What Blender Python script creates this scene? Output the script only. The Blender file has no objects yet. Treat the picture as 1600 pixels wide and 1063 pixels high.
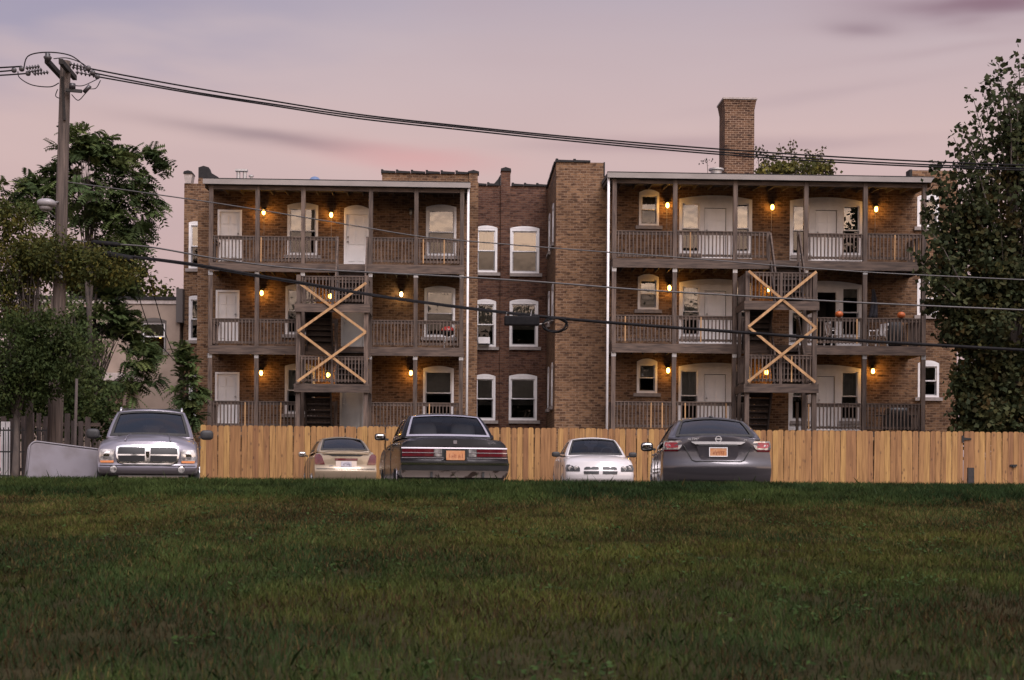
import bpy, bmesh, math, random
import numpy as np
from mathutils import Vector, Matrix

R = math.radians
random.seed(7)
rng = np.random.default_rng(11)
sc = bpy.context.scene
COL = sc.collection

# ------------------------------------------------------------------ camera
F = 2222.0            # focal length in photograph pixels (50 mm on a 36 mm frame)
CX, HY = 800.0, 745.0  # principal point: the horizon sits low, the lens is shifted up
ROLL = 0.0073
CAMZ = 0.45
cam_d = bpy.data.cameras.new('camera')
cam_d.sensor_width = 36.0
cam_d.lens = 50.0
cam_d.shift_y = (HY - 531.5) / 1600.0
cam_d.clip_end = 3000.0
cam_d.dof.use_dof = True
cam_d.dof.focus_distance = 42.0
cam_d.dof.aperture_fstop = 4.0
cam = bpy.data.objects.new('camera', cam_d)
cam.matrix_world = Matrix.Translation((0, 0, CAMZ)) @ Matrix.Rotation(R(90), 4, 'X') @ Matrix.Rotation(ROLL, 4, 'Z')
COL.objects.link(cam)
sc.camera = cam

# ------------------------------------------------------------------ dusk sky
SUN_AZ = Vector((0.42, -0.90, 0.0)).normalized()   # the sun has just gone down behind the photographer
world = bpy.data.worlds.new('World')
sc.world = world
world.use_nodes = True
world.cycles.sampling_method = 'MANUAL'
world.cycles.sample_map_resolution = 256
nt = world.node_tree
for n in list(nt.nodes):
    nt.nodes.remove(n)
N, L = nt.nodes.new, nt.links.new


def wmath(op, a, b=None, c=None, clamp=False):
    n = N('ShaderNodeMath'); n.operation = op; n.use_clamp = clamp
    for i, v in enumerate((a, b, c)):
        if v is None:
            continue
        if isinstance(v, (int, float)):
            n.inputs[i].default_value = v
        else:
            L(v, n.inputs[i])
    return n.outputs[0]


def wramp(fac, stops):
    n = N('ShaderNodeValToRGB')
    cr = n.color_ramp
    cr.interpolation = 'EASE' if len(stops) < 3 else 'LINEAR'
    while len(cr.elements) < len(stops):
        cr.elements.new(0.5)
    for e, (p, c) in zip(cr.elements, stops):
        e.position = p
        e.color = (*c, 1)
    L(fac, n.inputs[0])
    return n.outputs[0]


def wmix(fac, a, b, mode='MIX'):
    n = N('ShaderNodeMix'); n.data_type = 'RGBA'; n.blend_type = mode
    for s, v in ((n.inputs[0], fac), (n.inputs[6], a), (n.inputs[7], b)):
        if isinstance(v, (int, float)):
            s.default_value = v
        elif isinstance(v, tuple):
            s.default_value = (*v, 1)
        else:
            L(v, s)
    return n.outputs[2]


tc = N('ShaderNodeTexCoord')
sep = N('ShaderNodeSeparateXYZ'); L(tc.outputs['Generated'], sep.inputs[0])
dx, dy, dz = sep.outputs
elz = wmath('MAXIMUM', dz, 0.0)
az = wmath('ARCTAN2', dx, dy)
front = wramp(elz, [(0.0, (.460, .320, .322)), (.16, (.500, .348, .348)), (.23, (.550, .402, .395)),
                    (.29, (.470, .378, .408)), (.36, (.311, .290, .381)), (1.0, (.208, .242, .372))])
back = wramp(elz, [(0.0, (.8, .56, .43)), (.12, (1.4, 1.0, .76)), (.16, (4.0, 2.75, 1.95)), (.21, (1.9, 1.48, 1.26)), (.30, (1.35, 1.15, 1.12)),
                   (.55, (2.1, 1.92, 2.04)), (.82, (2.0, 1.95, 2.2)), (1.0, (.6, .63, .82))])
dot = wmath('ADD', wmath('MULTIPLY', dx, SUN_AZ.x), wmath('MULTIPLY', dy, SUN_AZ.y))
mr = N('ShaderNodeMapRange'); mr.interpolation_type = 'SMOOTHSTEP'
L(dot, mr.inputs[0]); mr.inputs[1].default_value = -0.35; mr.inputs[2].default_value = 0.95
base = wmix(mr.outputs[0], front, back)
# soft uneven veils of cloud all over the sky
mp = N('ShaderNodeMapping'); mp.inputs['Scale'].default_value = (1.6, 1.6, 7.0)
mp.inputs['Rotation'].default_value = (0.0, 0.06, 0.0)
L(tc.outputs['Generated'], mp.inputs[0])
nz = N('ShaderNodeTexNoise'); nz.inputs['Scale'].default_value = 2.2; nz.inputs['Detail'].default_value = 2.5
nz.inputs['Distortion'].default_value = 0.6
L(mp.outputs[0], nz.inputs['Vector'])
veil = N('ShaderNodeMapRange'); L(nz.outputs[0], veil.inputs[0])
veil.inputs[1].default_value = 0.38; veil.inputs[2].default_value = 0.72
sky1 = wmix(wmath('MULTIPLY', veil.outputs[0], 0.42), base, (.435, .315, .333), 'MIX')
nz2 = N('ShaderNodeTexNoise'); nz2.inputs['Scale'].default_value = 7.0; nz2.inputs['Detail'].default_value = 2.5
L(mp.outputs[0], nz2.inputs['Vector'])


def streak(sky, a0, e0, la, le, tilt, col, amt):
    da = wmath('SUBTRACT', az, a0)
    de = wmath('SUBTRACT', wmath('SUBTRACT', dz, e0), wmath('MULTIPLY', da, tilt))
    de = wmath('ADD', de, wmath('MULTIPLY', wmath('SUBTRACT', nz2.outputs[0], .5), le * 2.2))
    q = wmath('ADD', wmath('POWER', wmath('DIVIDE', da, la), 2), wmath('POWER', wmath('DIVIDE', de, le), 2))
    g = wmath('MULTIPLY', wmath('EXPONENT', wmath('MULTIPLY', q, -1)), amt)
    return wmix(g, sky, col)


s_ = streak(sky1, -.160, .2265, .085, .0050, -.080, (0.285, 0.203, 0.225), .85)
s_ = streak(s_, -.072, .2178, .060, .008, -.05, (0.588, 0.324, 0.324), .8)
s_ = streak(s_, .09, .2265, .085, .0055, .0, (0.381, 0.264, 0.285), .6)
s_ = streak(s_, .19, .226, .08, .005, -.02, (0.398, 0.285, 0.307), .55)
s_ = streak(s_, .325, .3015, .075, .010, -.06, (0.234, 0.143, 0.182), 1.0)
s_ = streak(s_, .238, .2945, .024, .0050, -.10, (0.285, 0.203, 0.238), .8)
s_ = streak(s_, .21, .255, .075, .004, .10, (0.432, 0.324, 0.346), .5)
s_ = streak(s_, .30, .278, .07, .003, .05, (0.415, 0.311, 0.337), .5)
s_ = streak(s_, -.32, .305, .20, .040, .12, (0.268, 0.251, 0.363), .75)
sky_t = N('ShaderNodeTexSky'); sky_t.sky_type = 'NISHITA'; sky_t.sun_disc = False
sky_t.sun_elevation = R(2.0)
sky_t.sun_rotation = math.atan2(SUN_AZ.x, SUN_AZ.y)
nish = wmix(1.0, sky_t.outputs[0], (.012, .012, .012), 'MULTIPLY')
tot = wmix(1.0, s_, nish, 'ADD')
bg = N('ShaderNodeBackground'); bg.inputs['Strength'].default_value = 1.0
L(tot, bg.inputs['Color'])
wo = N('ShaderNodeOutputWorld'); L(bg.outputs[0], wo.inputs['Surface'])

# the last afterglow: one wide, weak sun from behind the photographer
sun_d = bpy.data.lights.new('sun', 'SUN')
sun_d.energy = 3.6
sun_d.angle = R(36)
sun_d.color = (1.0, .90, .91)
sun = bpy.data.objects.new('sun', sun_d)
sd = Vector((SUN_AZ.x, SUN_AZ.y, math.tan(R(54)))).normalized()
sun.rotation_euler = sd.to_track_quat('Z', 'Y').to_euler()
COL.objects.link(sun)

vs = sc.view_settings
vs.view_transform = 'Standard'
vs.look = 'None'
vs.exposure = 0.22
vs.gamma = 1.0
vs.use_curve_mapping = False
sc.cycles.use_denoising = True
sc.cycles.max_bounces = 4
sc.cycles.diffuse_bounces = 2
sc.cycles.glossy_bounces = 3
sc.cycles.transparent_max_bounces = 8

# ------------------------------------------------------------------ helpers


def ray(px, py):
    a, b = px - CX, py - HY
    c, s = math.cos(ROLL), math.sin(ROLL)
    return Vector(((a * c + b * s) / F, 1.0, -(-a * s + b * c) / F))


def at(px, py, Y):
    """world point at distance Y that the photograph shows at (px, py)"""
    d = ray(px, py)
    return Vector((d.x * Y, Y, CAMZ + d.z * Y))


PSI = 0.04
BO = Vector((0, 52.0, 0))
UD = Vector((math.cos(PSI), math.sin(PSI), 0))
VD = Vector((-math.sin(PSI), math.cos(PSI), 0))


def bl(px, py, v):
    """(u, w) on the building plane at depth v"""
    d = ray(px, py)
    o = Vector((0, 0, CAMZ))
    t = (v - (o - BO).dot(VD)) / d.dot(VD)
    p = o + d * t - BO
    return p.dot(UD), p.z


def U(px, v, py=420):
    return bl(px, py, v)[0]


def Wz(px, py, v):
    return bl(px, py, v)[1]


class MB:
    def __init__(self):
        self.v, self.f = [], []

    def add(self, verts, faces):
        o = len(self.v)
        self.v += [tuple(p) for p in verts]
        self.f += [tuple(o + i for i in f) for f in faces]
        return self

    def box(self, x0, x1, y0, y1, z0, z1, M=None):
        vs_ = [(x, y, z) for z in (z0, z1) for y in (y0, y1) for x in (x0, x1)]
        if M is not None:
            vs_ = [tuple(M @ Vector(p)) for p in vs_]
        return self.add(vs_, [(0, 2, 3, 1), (4, 5, 7, 6), (0, 1, 5, 4), (2, 6, 7, 3), (0, 4, 6, 2), (1, 3, 7, 5)])

    def bar(self, a, b, w, h, up=(0, 0, 1)):
        a, b = Vector(a), Vector(b)
        d = (b - a); ln = d.length; d.normalize()
        s = d.cross(Vector(up))
        if s.length < 1e-4:
            s = d.cross(Vector((1, 0, 0)))
        s.normalize(); n = s.cross(d)
        M = Matrix((( s.x, d.x, n.x, a.x), (s.y, d.y, n.y, a.y), (s.z, d.z, n.z, a.z), (0, 0, 0, 1)))
        return self.box(-w / 2, w / 2, 0, ln, -h / 2, h / 2, M)

    def tube(self, pts, r, seg=8, cap=True):
        pts = [Vector(p) for p in pts]
        rs = r if isinstance(r, (list, tuple)) else [r] * len(pts)
        o = len(self.v)
        ref = Vector((0.31, 0.17, 0.93))
        for i, p in enumerate(pts):
            d = (pts[min(i + 1, len(pts) - 1)] - pts[max(i - 1, 0)])
            if d.length < 1e-9:
                d = Vector((0, 0, 1))
            d.normalize()
            s = d.cross(ref)
            if s.length < 1e-3:
                s = d.cross(Vector((1, 0, 0)))
            s.normalize(); n = d.cross(s)
            for k in range(seg):
                a = 2 * math.pi * k / seg
                self.v.append(tuple(p + (s * math.cos(a) + n * math.sin(a)) * rs[i]))
        for i in range(len(pts) - 1):
            for k in range(seg):
                k2 = (k + 1) % seg
                self.f.append((o + i * seg + k, o + i * seg + k2, o + (i + 1) * seg + k2, o + (i + 1) * seg + k))
        if cap:
            self.f.append(tuple(o + k for k in reversed(range(seg))))
            e = o + (len(pts) - 1) * seg
            self.f.append(tuple(e + k for k in range(seg)))
        return self

    def lathe(self, prof, seg=16, c=(0, 0, 0), axis='z'):
        o = len(self.v)
        for r, h in prof:
            for k in range(seg):
                a = 2 * math.pi * k / seg
                p = (r * math.cos(a), r * math.sin(a), h)
                if axis == 'x':
                    p = (p[2], p[0], p[1])
                elif axis == 'y':
                    p = (p[0], p[2], p[1])
                self.v.append((p[0] + c[0], p[1] + c[1], p[2] + c[2]))
        n = len(prof)
        for i in range(n - 1):
            for k in range(seg):
                k2 = (k + 1) % seg
                self.f.append((o + i * seg + k, o + i * seg + k2, o + (i + 1) * seg + k2, o + (i + 1) * seg + k))
        self.f.append(tuple(o + k for k in reversed(range(seg))))
        self.f.append(tuple(o + (n - 1) * seg + k for k in range(seg)))
        return self

    def blob(self, c, r, e=1.0, nu=14, nv=9, M=None):
        """superellipsoid: e=1 sphere, e<1 boxier"""
        def sp(x):
            return math.copysign(abs(x) ** e, x)
        o = len(self.v)
        for j in range(nv + 1):
            ph = -math.pi / 2 + math.pi * j / nv
            for i in range(nu):
                th = 2 * math.pi * i / nu
                p = Vector((r[0] * sp(math.cos(ph)) * sp(math.cos(th)), r[1] * sp(math.cos(ph)) * sp(math.sin(th)), r[2] * sp(math.sin(ph))))
                if M is not None:
                    p = M @ p
                self.v.append((p.x + c[0], p.y + c[1], p.z + c[2]))
        for j in range(nv):
            for i in range(nu):
                i2 = (i + 1) % nu
                self.f.append((o + j * nu + i, o + j * nu + i2, o + (j + 1) * nu + i2, o + (j + 1) * nu + i))
        return self

    def prism(self, poly, y0, y1):
        """polygon in (x, z) extruded along y"""
        n = len(poly)
        o = len(self.v)
        self.v += [(x, y0, z) for x, z in poly] + [(x, y1, z) for x, z in poly]
        self.f.append(tuple(o + i for i in range(n)))
        self.f.append(tuple(o + n + i for i in reversed(range(n))))
        for i in range(n):
            j = (i + 1) % n
            self.f.append((o + i, o + n + i, o + n + j, o + j))
        return self

    def mesh(self, name, mat, smooth=False, fix=False):
        me = bpy.data.meshes.new(name)
        me.from_pydata(self.v, [], self.f)
        if fix:
            bm = bmesh.new(); bm.from_mesh(me)
            bmesh.ops.remove_doubles(bm, verts=bm.verts, dist=1e-5)
            bmesh.ops.recalc_face_normals(bm, faces=bm.faces)
            bm.to_mesh(me); bm.free()
        if mat is not None:
            me.materials.append(mat)
        if smooth:
            me.polygons.foreach_set('use_smooth', [True] * len(me.polygons))
        me.update()
        return me

    def build(self, name, mat, parent=None, smooth=False, fix=False, sharp=None):
        me = self.mesh(name, mat, smooth, fix)
        if sharp is not None:
            me.set_sharp_from_angle(angle=R(sharp))
        return place(me, name, parent)


def place(me, name, parent=None, loc=(0, 0, 0), rot=(0, 0, 0), scale=(1, 1, 1)):
    o = bpy.data.objects.new(name, me)
    COL.objects.link(o)
    o.parent = parent
    o.location = loc
    o.rotation_euler = rot
    o.scale = scale
    return o


def empty(name, loc=(0, 0, 0), rz=0.0, parent=None):
    o = bpy.data.objects.new(name, None)
    o.empty_display_size = 0.3
    COL.objects.link(o)
    o.location = loc
    o.rotation_euler = (0, 0, rz)
    o.parent = parent
    return o


def tag(o, label=None, cat=None, group=None, kind=None):
    if label:
        o['label'] = label
    if cat:
        o['category'] = cat
    if group:
        o['group'] = group
    if kind:
        o['kind'] = kind
    return o


# ------------------------------------------------------------------ materials
MATS = {}


def principled(name):
    m = bpy.data.materials.new(name)
    m.use_nodes = True
    t = m.node_tree
    return m, t, t.nodes['Principled BSDF']


def mat(name, c1, c2=None, scale=4.0, rough=.6, metal=0.0, stretch=(1, 1, 1), bump=0.0, bumpscale=None, rnd=0.0, coat=0.0,
        emit=None, estr=0.0, detail=5.0, spec=.5, lo=.35, hi=.65):
    m, t, b = principled(name)
    nn, ll = t.nodes.new, t.links.new
    b.inputs['Roughness'].default_value = rough
    b.inputs['Metallic'].default_value = metal
    b.inputs['Coat Weight'].default_value = coat
    b.inputs['Coat Roughness'].default_value = .04
    b.inputs['Specular IOR Level'].default_value = spec
    b.inputs['Base Color'].default_value = (*c1, 1)
    if c2 is not None:
        tcn = nn('ShaderNodeTexCoord')
        mpn = nn('ShaderNodeMapping'); mpn.inputs['Scale'].default_value = stretch
        ll(tcn.outputs['Object'], mpn.inputs[0])
        vec = mpn.outputs[0]
        if rnd:
            oi = nn('ShaderNodeObjectInfo')
            ad = nn('ShaderNodeVectorMath'); ad.operation = 'MULTIPLY_ADD'
            ll(oi.outputs['Random'], ad.inputs[0]); ad.inputs[1].default_value = (37, 23, 41)
            ll(vec, ad.inputs[2])
            vec = ad.outputs[0]
        nz_ = nn('ShaderNodeTexNoise'); nz_.inputs['Scale'].default_value = scale; nz_.inputs['Detail'].default_value = detail
        ll(vec, nz_.inputs['Vector'])
        mrn = nn('ShaderNodeMapRange'); ll(nz_.outputs[0], mrn.inputs[0])
        mrn.inputs[1].default_value = lo; mrn.inputs[2].default_value = hi
        mx = nn('ShaderNodeMix'); mx.data_type = 'RGBA'
        ll(mrn.outputs[0], mx.inputs[0])
        mx.inputs[6].default_value = (*c1, 1); mx.inputs[7].default_value = (*c2, 1)
        out = mx.outputs[2]
        if rnd:
            hs = nn('ShaderNodeHueSaturation')
            m2 = nn('ShaderNodeMapRange'); ll(oi.outputs['Random'], m2.inputs[0])
            m2.inputs[3].default_value = 1 - rnd; m2.inputs[4].default_value = 1 + rnd
            ll(m2.outputs[0], hs.inputs['Value'])
            ll(out, hs.inputs['Color'])
            out = hs.outputs[0]
        ll(out, b.inputs['Base Color'])
        if bump:
            bn = nn('ShaderNodeBump'); bn.inputs['Strength'].default_value = bump; bn.inputs['Distance'].default_value = .02
            ll(nz_.outputs[0], bn.inputs['Height']); ll(bn.outputs[0], b.inputs['Normal'])
    if emit is not None:
        b.inputs['Emission Color'].default_value = (*emit, 1)
        b.inputs['Emission Strength'].default_value = estr
    MATS[name] = m
    return m


def brick_mat(name, c1, c2, mortar, stain, stain_amt=.6, dark=.25):
    m, t, b = principled(name)
    nn, ll = t.nodes.new, t.links.new
    tcn = nn('ShaderNodeTexCoord')
    sp_ = nn('ShaderNodeSeparateXYZ'); ll(tcn.outputs['Object'], sp_.inputs[0])
    ad = nn('ShaderNodeMath'); ad.operation = 'ADD'; ll(sp_.outputs[0], ad.inputs[0]); ll(sp_.outputs[1], ad.inputs[1])
    cb = nn('ShaderNodeCombineXYZ'); ll(ad.outputs[0], cb.inputs[0]); ll(sp_.outputs[2], cb.inputs[1])
    br = nn('ShaderNodeTexBrick')
    ll(cb.outputs[0], br.inputs['Vector'])
    br.inputs['Scale'].default_value = 1.0
    br.inputs['Brick Width'].default_value = .235
    br.inputs['Row Height'].default_value = .092
    br.inputs['Mortar Size'].default_value = .011
    br.inputs['Mortar Smooth'].default_value = .15
    br.inputs['Bias'].default_value = -.1
    br.inputs['Color1'].default_value = (*c1, 1)
    br.inputs['Color2'].default_value = (*c2, 1)
    br.inputs['Mortar'].default_value = (*mortar, 1)
    # single dark, burnt bricks: noise that is constant-ish along a brick
    mp_ = nn('ShaderNodeMapping'); mp_.inputs['Scale'].default_value = (4.2, 10.8, 1)
    ll(cb.outputs[0], mp_.inputs[0])
    wn = nn('ShaderNodeTexNoise'); wn.inputs['Scale'].default_value = 1.0; wn.inputs['Detail'].default_value = 2
    ll(mp_.outputs[0], wn.inputs['Vector'])
    r1 = nn('ShaderNodeMapRange'); ll(wn.outputs[0], r1.inputs[0]); r1.inputs[1].default_value = .52; r1.inputs[2].default_value = .70
    mx1 = nn('ShaderNodeMix'); mx1.data_type = 'RGBA'; mx1.blend_type = 'MULTIPLY'
    mf = nn('ShaderNodeMath'); mf.operation = 'MULTIPLY'; ll(r1.outputs[0], mf.inputs[0]); mf.inputs[1].default_value = .8
    ll(mf.outputs[0], mx1.inputs[0]); ll(br.outputs[0], mx1.inputs[6]); mx1.inputs[7].default_value = (dark, dark * .9, dark * .9, 1)
    # broad weathering
    n2 = nn('ShaderNodeTexNoise'); n2.inputs['Scale'].default_value = .55; n2.inputs['Detail'].default_value = 7
    n2.inputs['Roughness'].default_value = .65
    ll(cb.outputs[0], n2.inputs['Vector'])
    r2 = nn('ShaderNodeMapRange'); ll(n2.outputs[0], r2.inputs[0]); r2.inputs[1].default_value = .42; r2.inputs[2].default_value = .68
    mf2 = nn('ShaderNodeMath'); mf2.operation = 'MULTIPLY'; ll(r2.outputs[0], mf2.inputs[0]); mf2.inputs[1].default_value = stain_amt
    mx2 = nn('ShaderNodeMix'); mx2.data_type = 'RGBA'
    ll(mf2.outputs[0], mx2.inputs[0]); ll(mx1.outputs[2], mx2.inputs[6])
    ms = nn('ShaderNodeMix'); ms.data_type = 'RGBA'; ms.blend_type = 'MULTIPLY'; ms.inputs[0].default_value = 1
    ll(mx1.outputs[2], ms.inputs[6]); ms.inputs[7].default_value = (*stain, 1)
    ll(ms.outputs[2], mx2.inputs[7])
    ll(mx2.outputs[2], b.inputs['Base Color'])
    b.inputs['Roughness'].default_value = .9
    b.inputs['Specular IOR Level'].default_value = .2
    bn = nn('ShaderNodeBump'); bn.inputs['Strength'].default_value = .6; bn.inputs['Distance'].default_value = .012; bn.invert = True
    ll(br.outputs['Fac'], bn.inputs['Height']); ll(bn.outputs[0], b.inputs['Normal'])
    MATS[name] = m
    return m


def glass_mat(name, tint, ior, rough=.01):
    m = bpy.data.materials.new(name); m.use_nodes = True
    t = m.node_tree
    for n in list(t.nodes):
        t.nodes.remove(n)
    nn, ll = t.nodes.new, t.links.new
    tr = nn('ShaderNodeBsdfTransparent'); tr.inputs[0].default_value = (*tint, 1)
    gl = nn('ShaderNodeBsdfGlossy'); gl.inputs['Roughness'].default_value = rough
    fr = nn('ShaderNodeFresnel'); fr.inputs['IOR'].default_value = ior
    # old float glass is not quite flat
    tcn = nn('ShaderNodeTexCoord'); nzn = nn('ShaderNodeTexNoise'); nzn.inputs['Scale'].default_value = 1.4
    ll(tcn.outputs['Object'], nzn.inputs['Vector'])
    bn = nn('ShaderNodeBump'); bn.inputs['Strength'].default_value = .06; bn.inputs['Distance'].default_value = .1
    ll(nzn.outputs[0], bn.inputs['Height']); ll(bn.outputs[0], gl.inputs['Normal'])
    mx = nn('ShaderNodeMixShader'); ll(fr.outputs[0], mx.inputs[0]); ll(tr.outputs[0], mx.inputs[1]); ll(gl.outputs[0], mx.inputs[2])
    o = nn('ShaderNodeOutputMaterial'); ll(mx.outputs[0], o.inputs['Surface'])
    MATS[name] = m
    return m


def leaf_mat(name, rough=.5):
    m, t, b = principled(name)
    nn, ll = t.nodes.new, t.links.new
    at_ = nn('ShaderNodeAttribute'); at_.attribute_name = 'tint'
    ll(at_.outputs['Color'], b.inputs['Base Color'])
    b.inputs['Roughness'].default_value = rough
    b.inputs['Specular IOR Level'].default_value = .08
    tl = nn('ShaderNodeBsdfTranslucent'); ll(at_.outputs['Color'], tl.inputs['Color'])
    mx = nn('ShaderNodeMixShader'); mx.inputs[0].default_value = .3
    out = t.nodes['Material Output']
    ll(b.outputs[0], mx.inputs[1]); ll(tl.outputs[0], mx.inputs[2]); ll(mx.outputs[0], out.inputs['Surface'])
    MATS[name] = m
    return m


BRICK = brick_mat('brick_common', (.200, .114, .062), (.072, .037, .022), (.205, .140, .096), (.36, .32, .30))
BRICK_DARK = brick_mat('brick_red', (.125, .063, .040), (.060, .028, .021), (.115, .076, .060), (.50, .44, .42))
BRICK_CHIM = brick_mat('brick_chimney', (.130, .070, .041), (.050, .025, .018), (.27, .19, .135), (.55, .5, .45), dark=.12)
WOOD = mat('weathered_wood', (.098, .068, .052), (.038, .026, .021), 5, .85, stretch=(.35, 1.5, 3.0), bump=.3, rnd=.18)
WOODV = mat('weathered_wood_upright', (.108, .076, .059), (.046, .032, .026), 7, .85, stretch=(2, 2, .25), bump=.3, rnd=.22)
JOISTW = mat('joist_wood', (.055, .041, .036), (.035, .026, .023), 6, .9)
STAIRW = mat('shaded_stair_wood', (.06, .045, .04), (.035, .027, .024), 6, .9)  # stair colour darkened to stand in for shade under the landings
LUMBER = mat('new_lumber', (.40, .24, .115), (.27, .15, .066), 7, .75, stretch=(1, 1, .25), rnd=.12)
PICKET = None
METAL_FASCIA = mat('fascia_metal', (.23, .205, .195), (.185, .165, .155), 3, .5, stretch=(.4, 1, 1))
WHITE = mat('white_paint', (.70, .685, .69), (.60, .585, .59), 3, .5)
DOORW = mat('door_paint', (.82, .80, .80), (.74, .72, .72), 2, .45)
DOORG = mat('grey_door_paint', (.40, .39, .375), (.33, .32, .31), 2, .5)
SILL = mat('stone_sill', (.27, .235, .22), (.19, .165, .155), 6, .85)
BLIND = mat('window_blind', (.46, .43, .41), (.38, .355, .34), 3, .8)
BLINDW = mat('window_shade', (.50, .455, .41), (.42, .38, .345), 2, .8)
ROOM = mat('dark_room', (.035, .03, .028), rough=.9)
COPING = mat('coping_tile', (.010, .010, .011), (.018, .017, .018), 8, .6, spec=.2)
STONE = mat('limestone', (.36, .31, .29), (.26, .225, .21), 8, .85)
ROOFING = mat('roofing', (.06, .058, .06), (.09, .085, .085), 6, .9)
SCREEN = glass_mat('darkening_screen', (.58, .58, .59), 1.02, .5)
GLASS = glass_mat('window_glass', (.80, .82, .82), 2.35)
CARGLASS = glass_mat('car_glass', (.25, .27, .29), 2.3)
BLACK = mat('black_metal', (.012, .012, .013), rough=.45)
RUBBER = mat('rubber', (.018, .018, .018), (.028, .027, .026), 12, .85)
CHROME = mat('chrome', (.75, .74, .74), rough=.12, metal=1.0)
ALU = mat('dull_metal', (.42, .42, .43), (.34, .34, .35), 8, .4, metal=.7)
BULB = mat('bulb_glow', (1, .7, .3), emit=(1.0, .52, .10), estr=14.0)
BULBW = mat('bulb_glow_pale', (1, .8, .5), emit=(1.0, .72, .34), estr=8.0)
CABLE = mat('cable', (.007, .007, .008), (.012, .011, .012), 9, .75, spec=.1)
CABLE_GREY = mat('grey_cable', (.055, .05, .05), (.04, .037, .036), 9, .45)
CABLE_PALE = mat('pale_cable', (.30, .27, .26), (.22, .2, .19), 9, .5)
DIRT = mat('alley_gravel', (.11, .095, .082), (.065, .056, .05), 14, .95, bump=.5, detail=9)
SOIL = mat('lawn_soil', (.034, .029, .016), (.022, .021, .011), 2.5, .95, bump=.5, detail=9, spec=0.0)
LEAF = leaf_mat('leaf', .7)
GRASSM = leaf_mat('grass_blade', .6)
BARK = mat('bark', (.085, .066, .055), (.045, .036, .032), 10, .9, stretch=(1, 1, .3), bump=.5)

# ------------------------------------------------------------------ ground
CRESTY = 20.6


def lawn_z(x, y):
    """the vacant lot climbs from the photographer to a crest just short of the parked cars"""
    y = np.asarray(y, float); x = np.asarray(x, float)
    g = -1.06 + (1.06 + CAMZ - .155) * np.clip(y, 0, CRESTY) / CRESTY
    g = g + .02 * np.sin(x * .35 + y * .22) * np.clip((CRESTY - y) / 8, 0, 1) * np.clip(y / 6, 0, 1)
    t = np.clip((y - CRESTY - .3) / 1.3, 0, 1)
    t = t * t * (3 - 2 * t)
    return g * (1 - t) + .004 * t


ys = np.concatenate([np.array([-600, -200, -60, -20, -8]), np.linspace(-4, 22.3, 80)])
xs = np.concatenate([np.array([-600, -200, -70]), np.linspace(-30, 30, 61), np.array([70, 200, 600])])
gx, gy = np.meshgrid(xs, ys)
gz = lawn_z(gx, gy)
nv_, nu_ = gx.shape
mb = MB()
mb.v = [tuple(p) for p in np.stack([gx.ravel(), gy.ravel(), gz.ravel()], 1)]
mb.f = [(j * nu_ + i, j * nu_ + i + 1, (j + 1) * nu_ + i + 1, (j + 1) * nu_ + i) for j in range(nv_ - 1) for i in range(nu_ - 1)]
tag(mb.build('lawn', SOIL, smooth=True), kind='structure')
mb = MB(); mb.add([(-900, 22.0, 0), (900, 22.0, 0), (900, 1500, 0), (-900, 1500, 0)], [(0, 1, 2, 3)])
tag(mb.build('ground', DIRT), kind='structure')

# ------------------------------------------------------------------ apartment building
vL0, vLW = 0.76, 2.56
vR0, vRW = -1.76, 0.04
vC = 5.0
BLD = empty('apartment_building', BO, PSI)
tag(BLD, 'three-storey tan brick apartment building around a narrow courtyard, with tall chimney', 'building')


def rect(px0, px1, py0, py1, v):
    pm = (px0 + px1) / 2
    return (U(px0, v, (py0 + py1) / 2), U(px1, v, (py0 + py1) / 2), Wz(pm, py1, v), Wz(pm, py0, v))


def wall_cells(mb, u0, u1, w0, w1, v, holes, reveal=.2):
    us = sorted({u0, u1, *[c for h in holes for c in h[:2] if u0 < c < u1]})
    ws = sorted({w0, w1, *[c for h in holes for c in h[2:] if w0 < c < w1]})
    for a, b in zip(us, us[1:]):
        for c, d in zip(ws, ws[1:]):
            m1, m2 = (a + b) / 2, (c + d) / 2
            if any(h[0] < m1 < h[1] and h[2] < m2 < h[3] for h in holes):
                continue
            mb.add([(a, v, c), (b, v, c), (b, v, d), (a, v, d)], [(0, 1, 2, 3)])
    for a, b, c, d in holes:
        e = v + reveal
        mb.add([(a, v, c), (b, v, c), (b, v, d), (a, v, d), (a, e, c), (b, e, c), (b, e, d), (a, e, d)],
               [(0, 4, 5, 1), (1, 5, 6, 2), (2, 6, 7, 3), (3, 7, 4, 0)])


def arc_poly(x0, x1, z, rise, n=10):
    pts = [(x0, z), (x1, z)]
    for i in range(n + 1):
        t = i / n
        pts.append((x1 + (x0 - x1) * t, z + .02 + rise * (1 - (2 * t - 1) ** 2)))
    return pts


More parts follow.
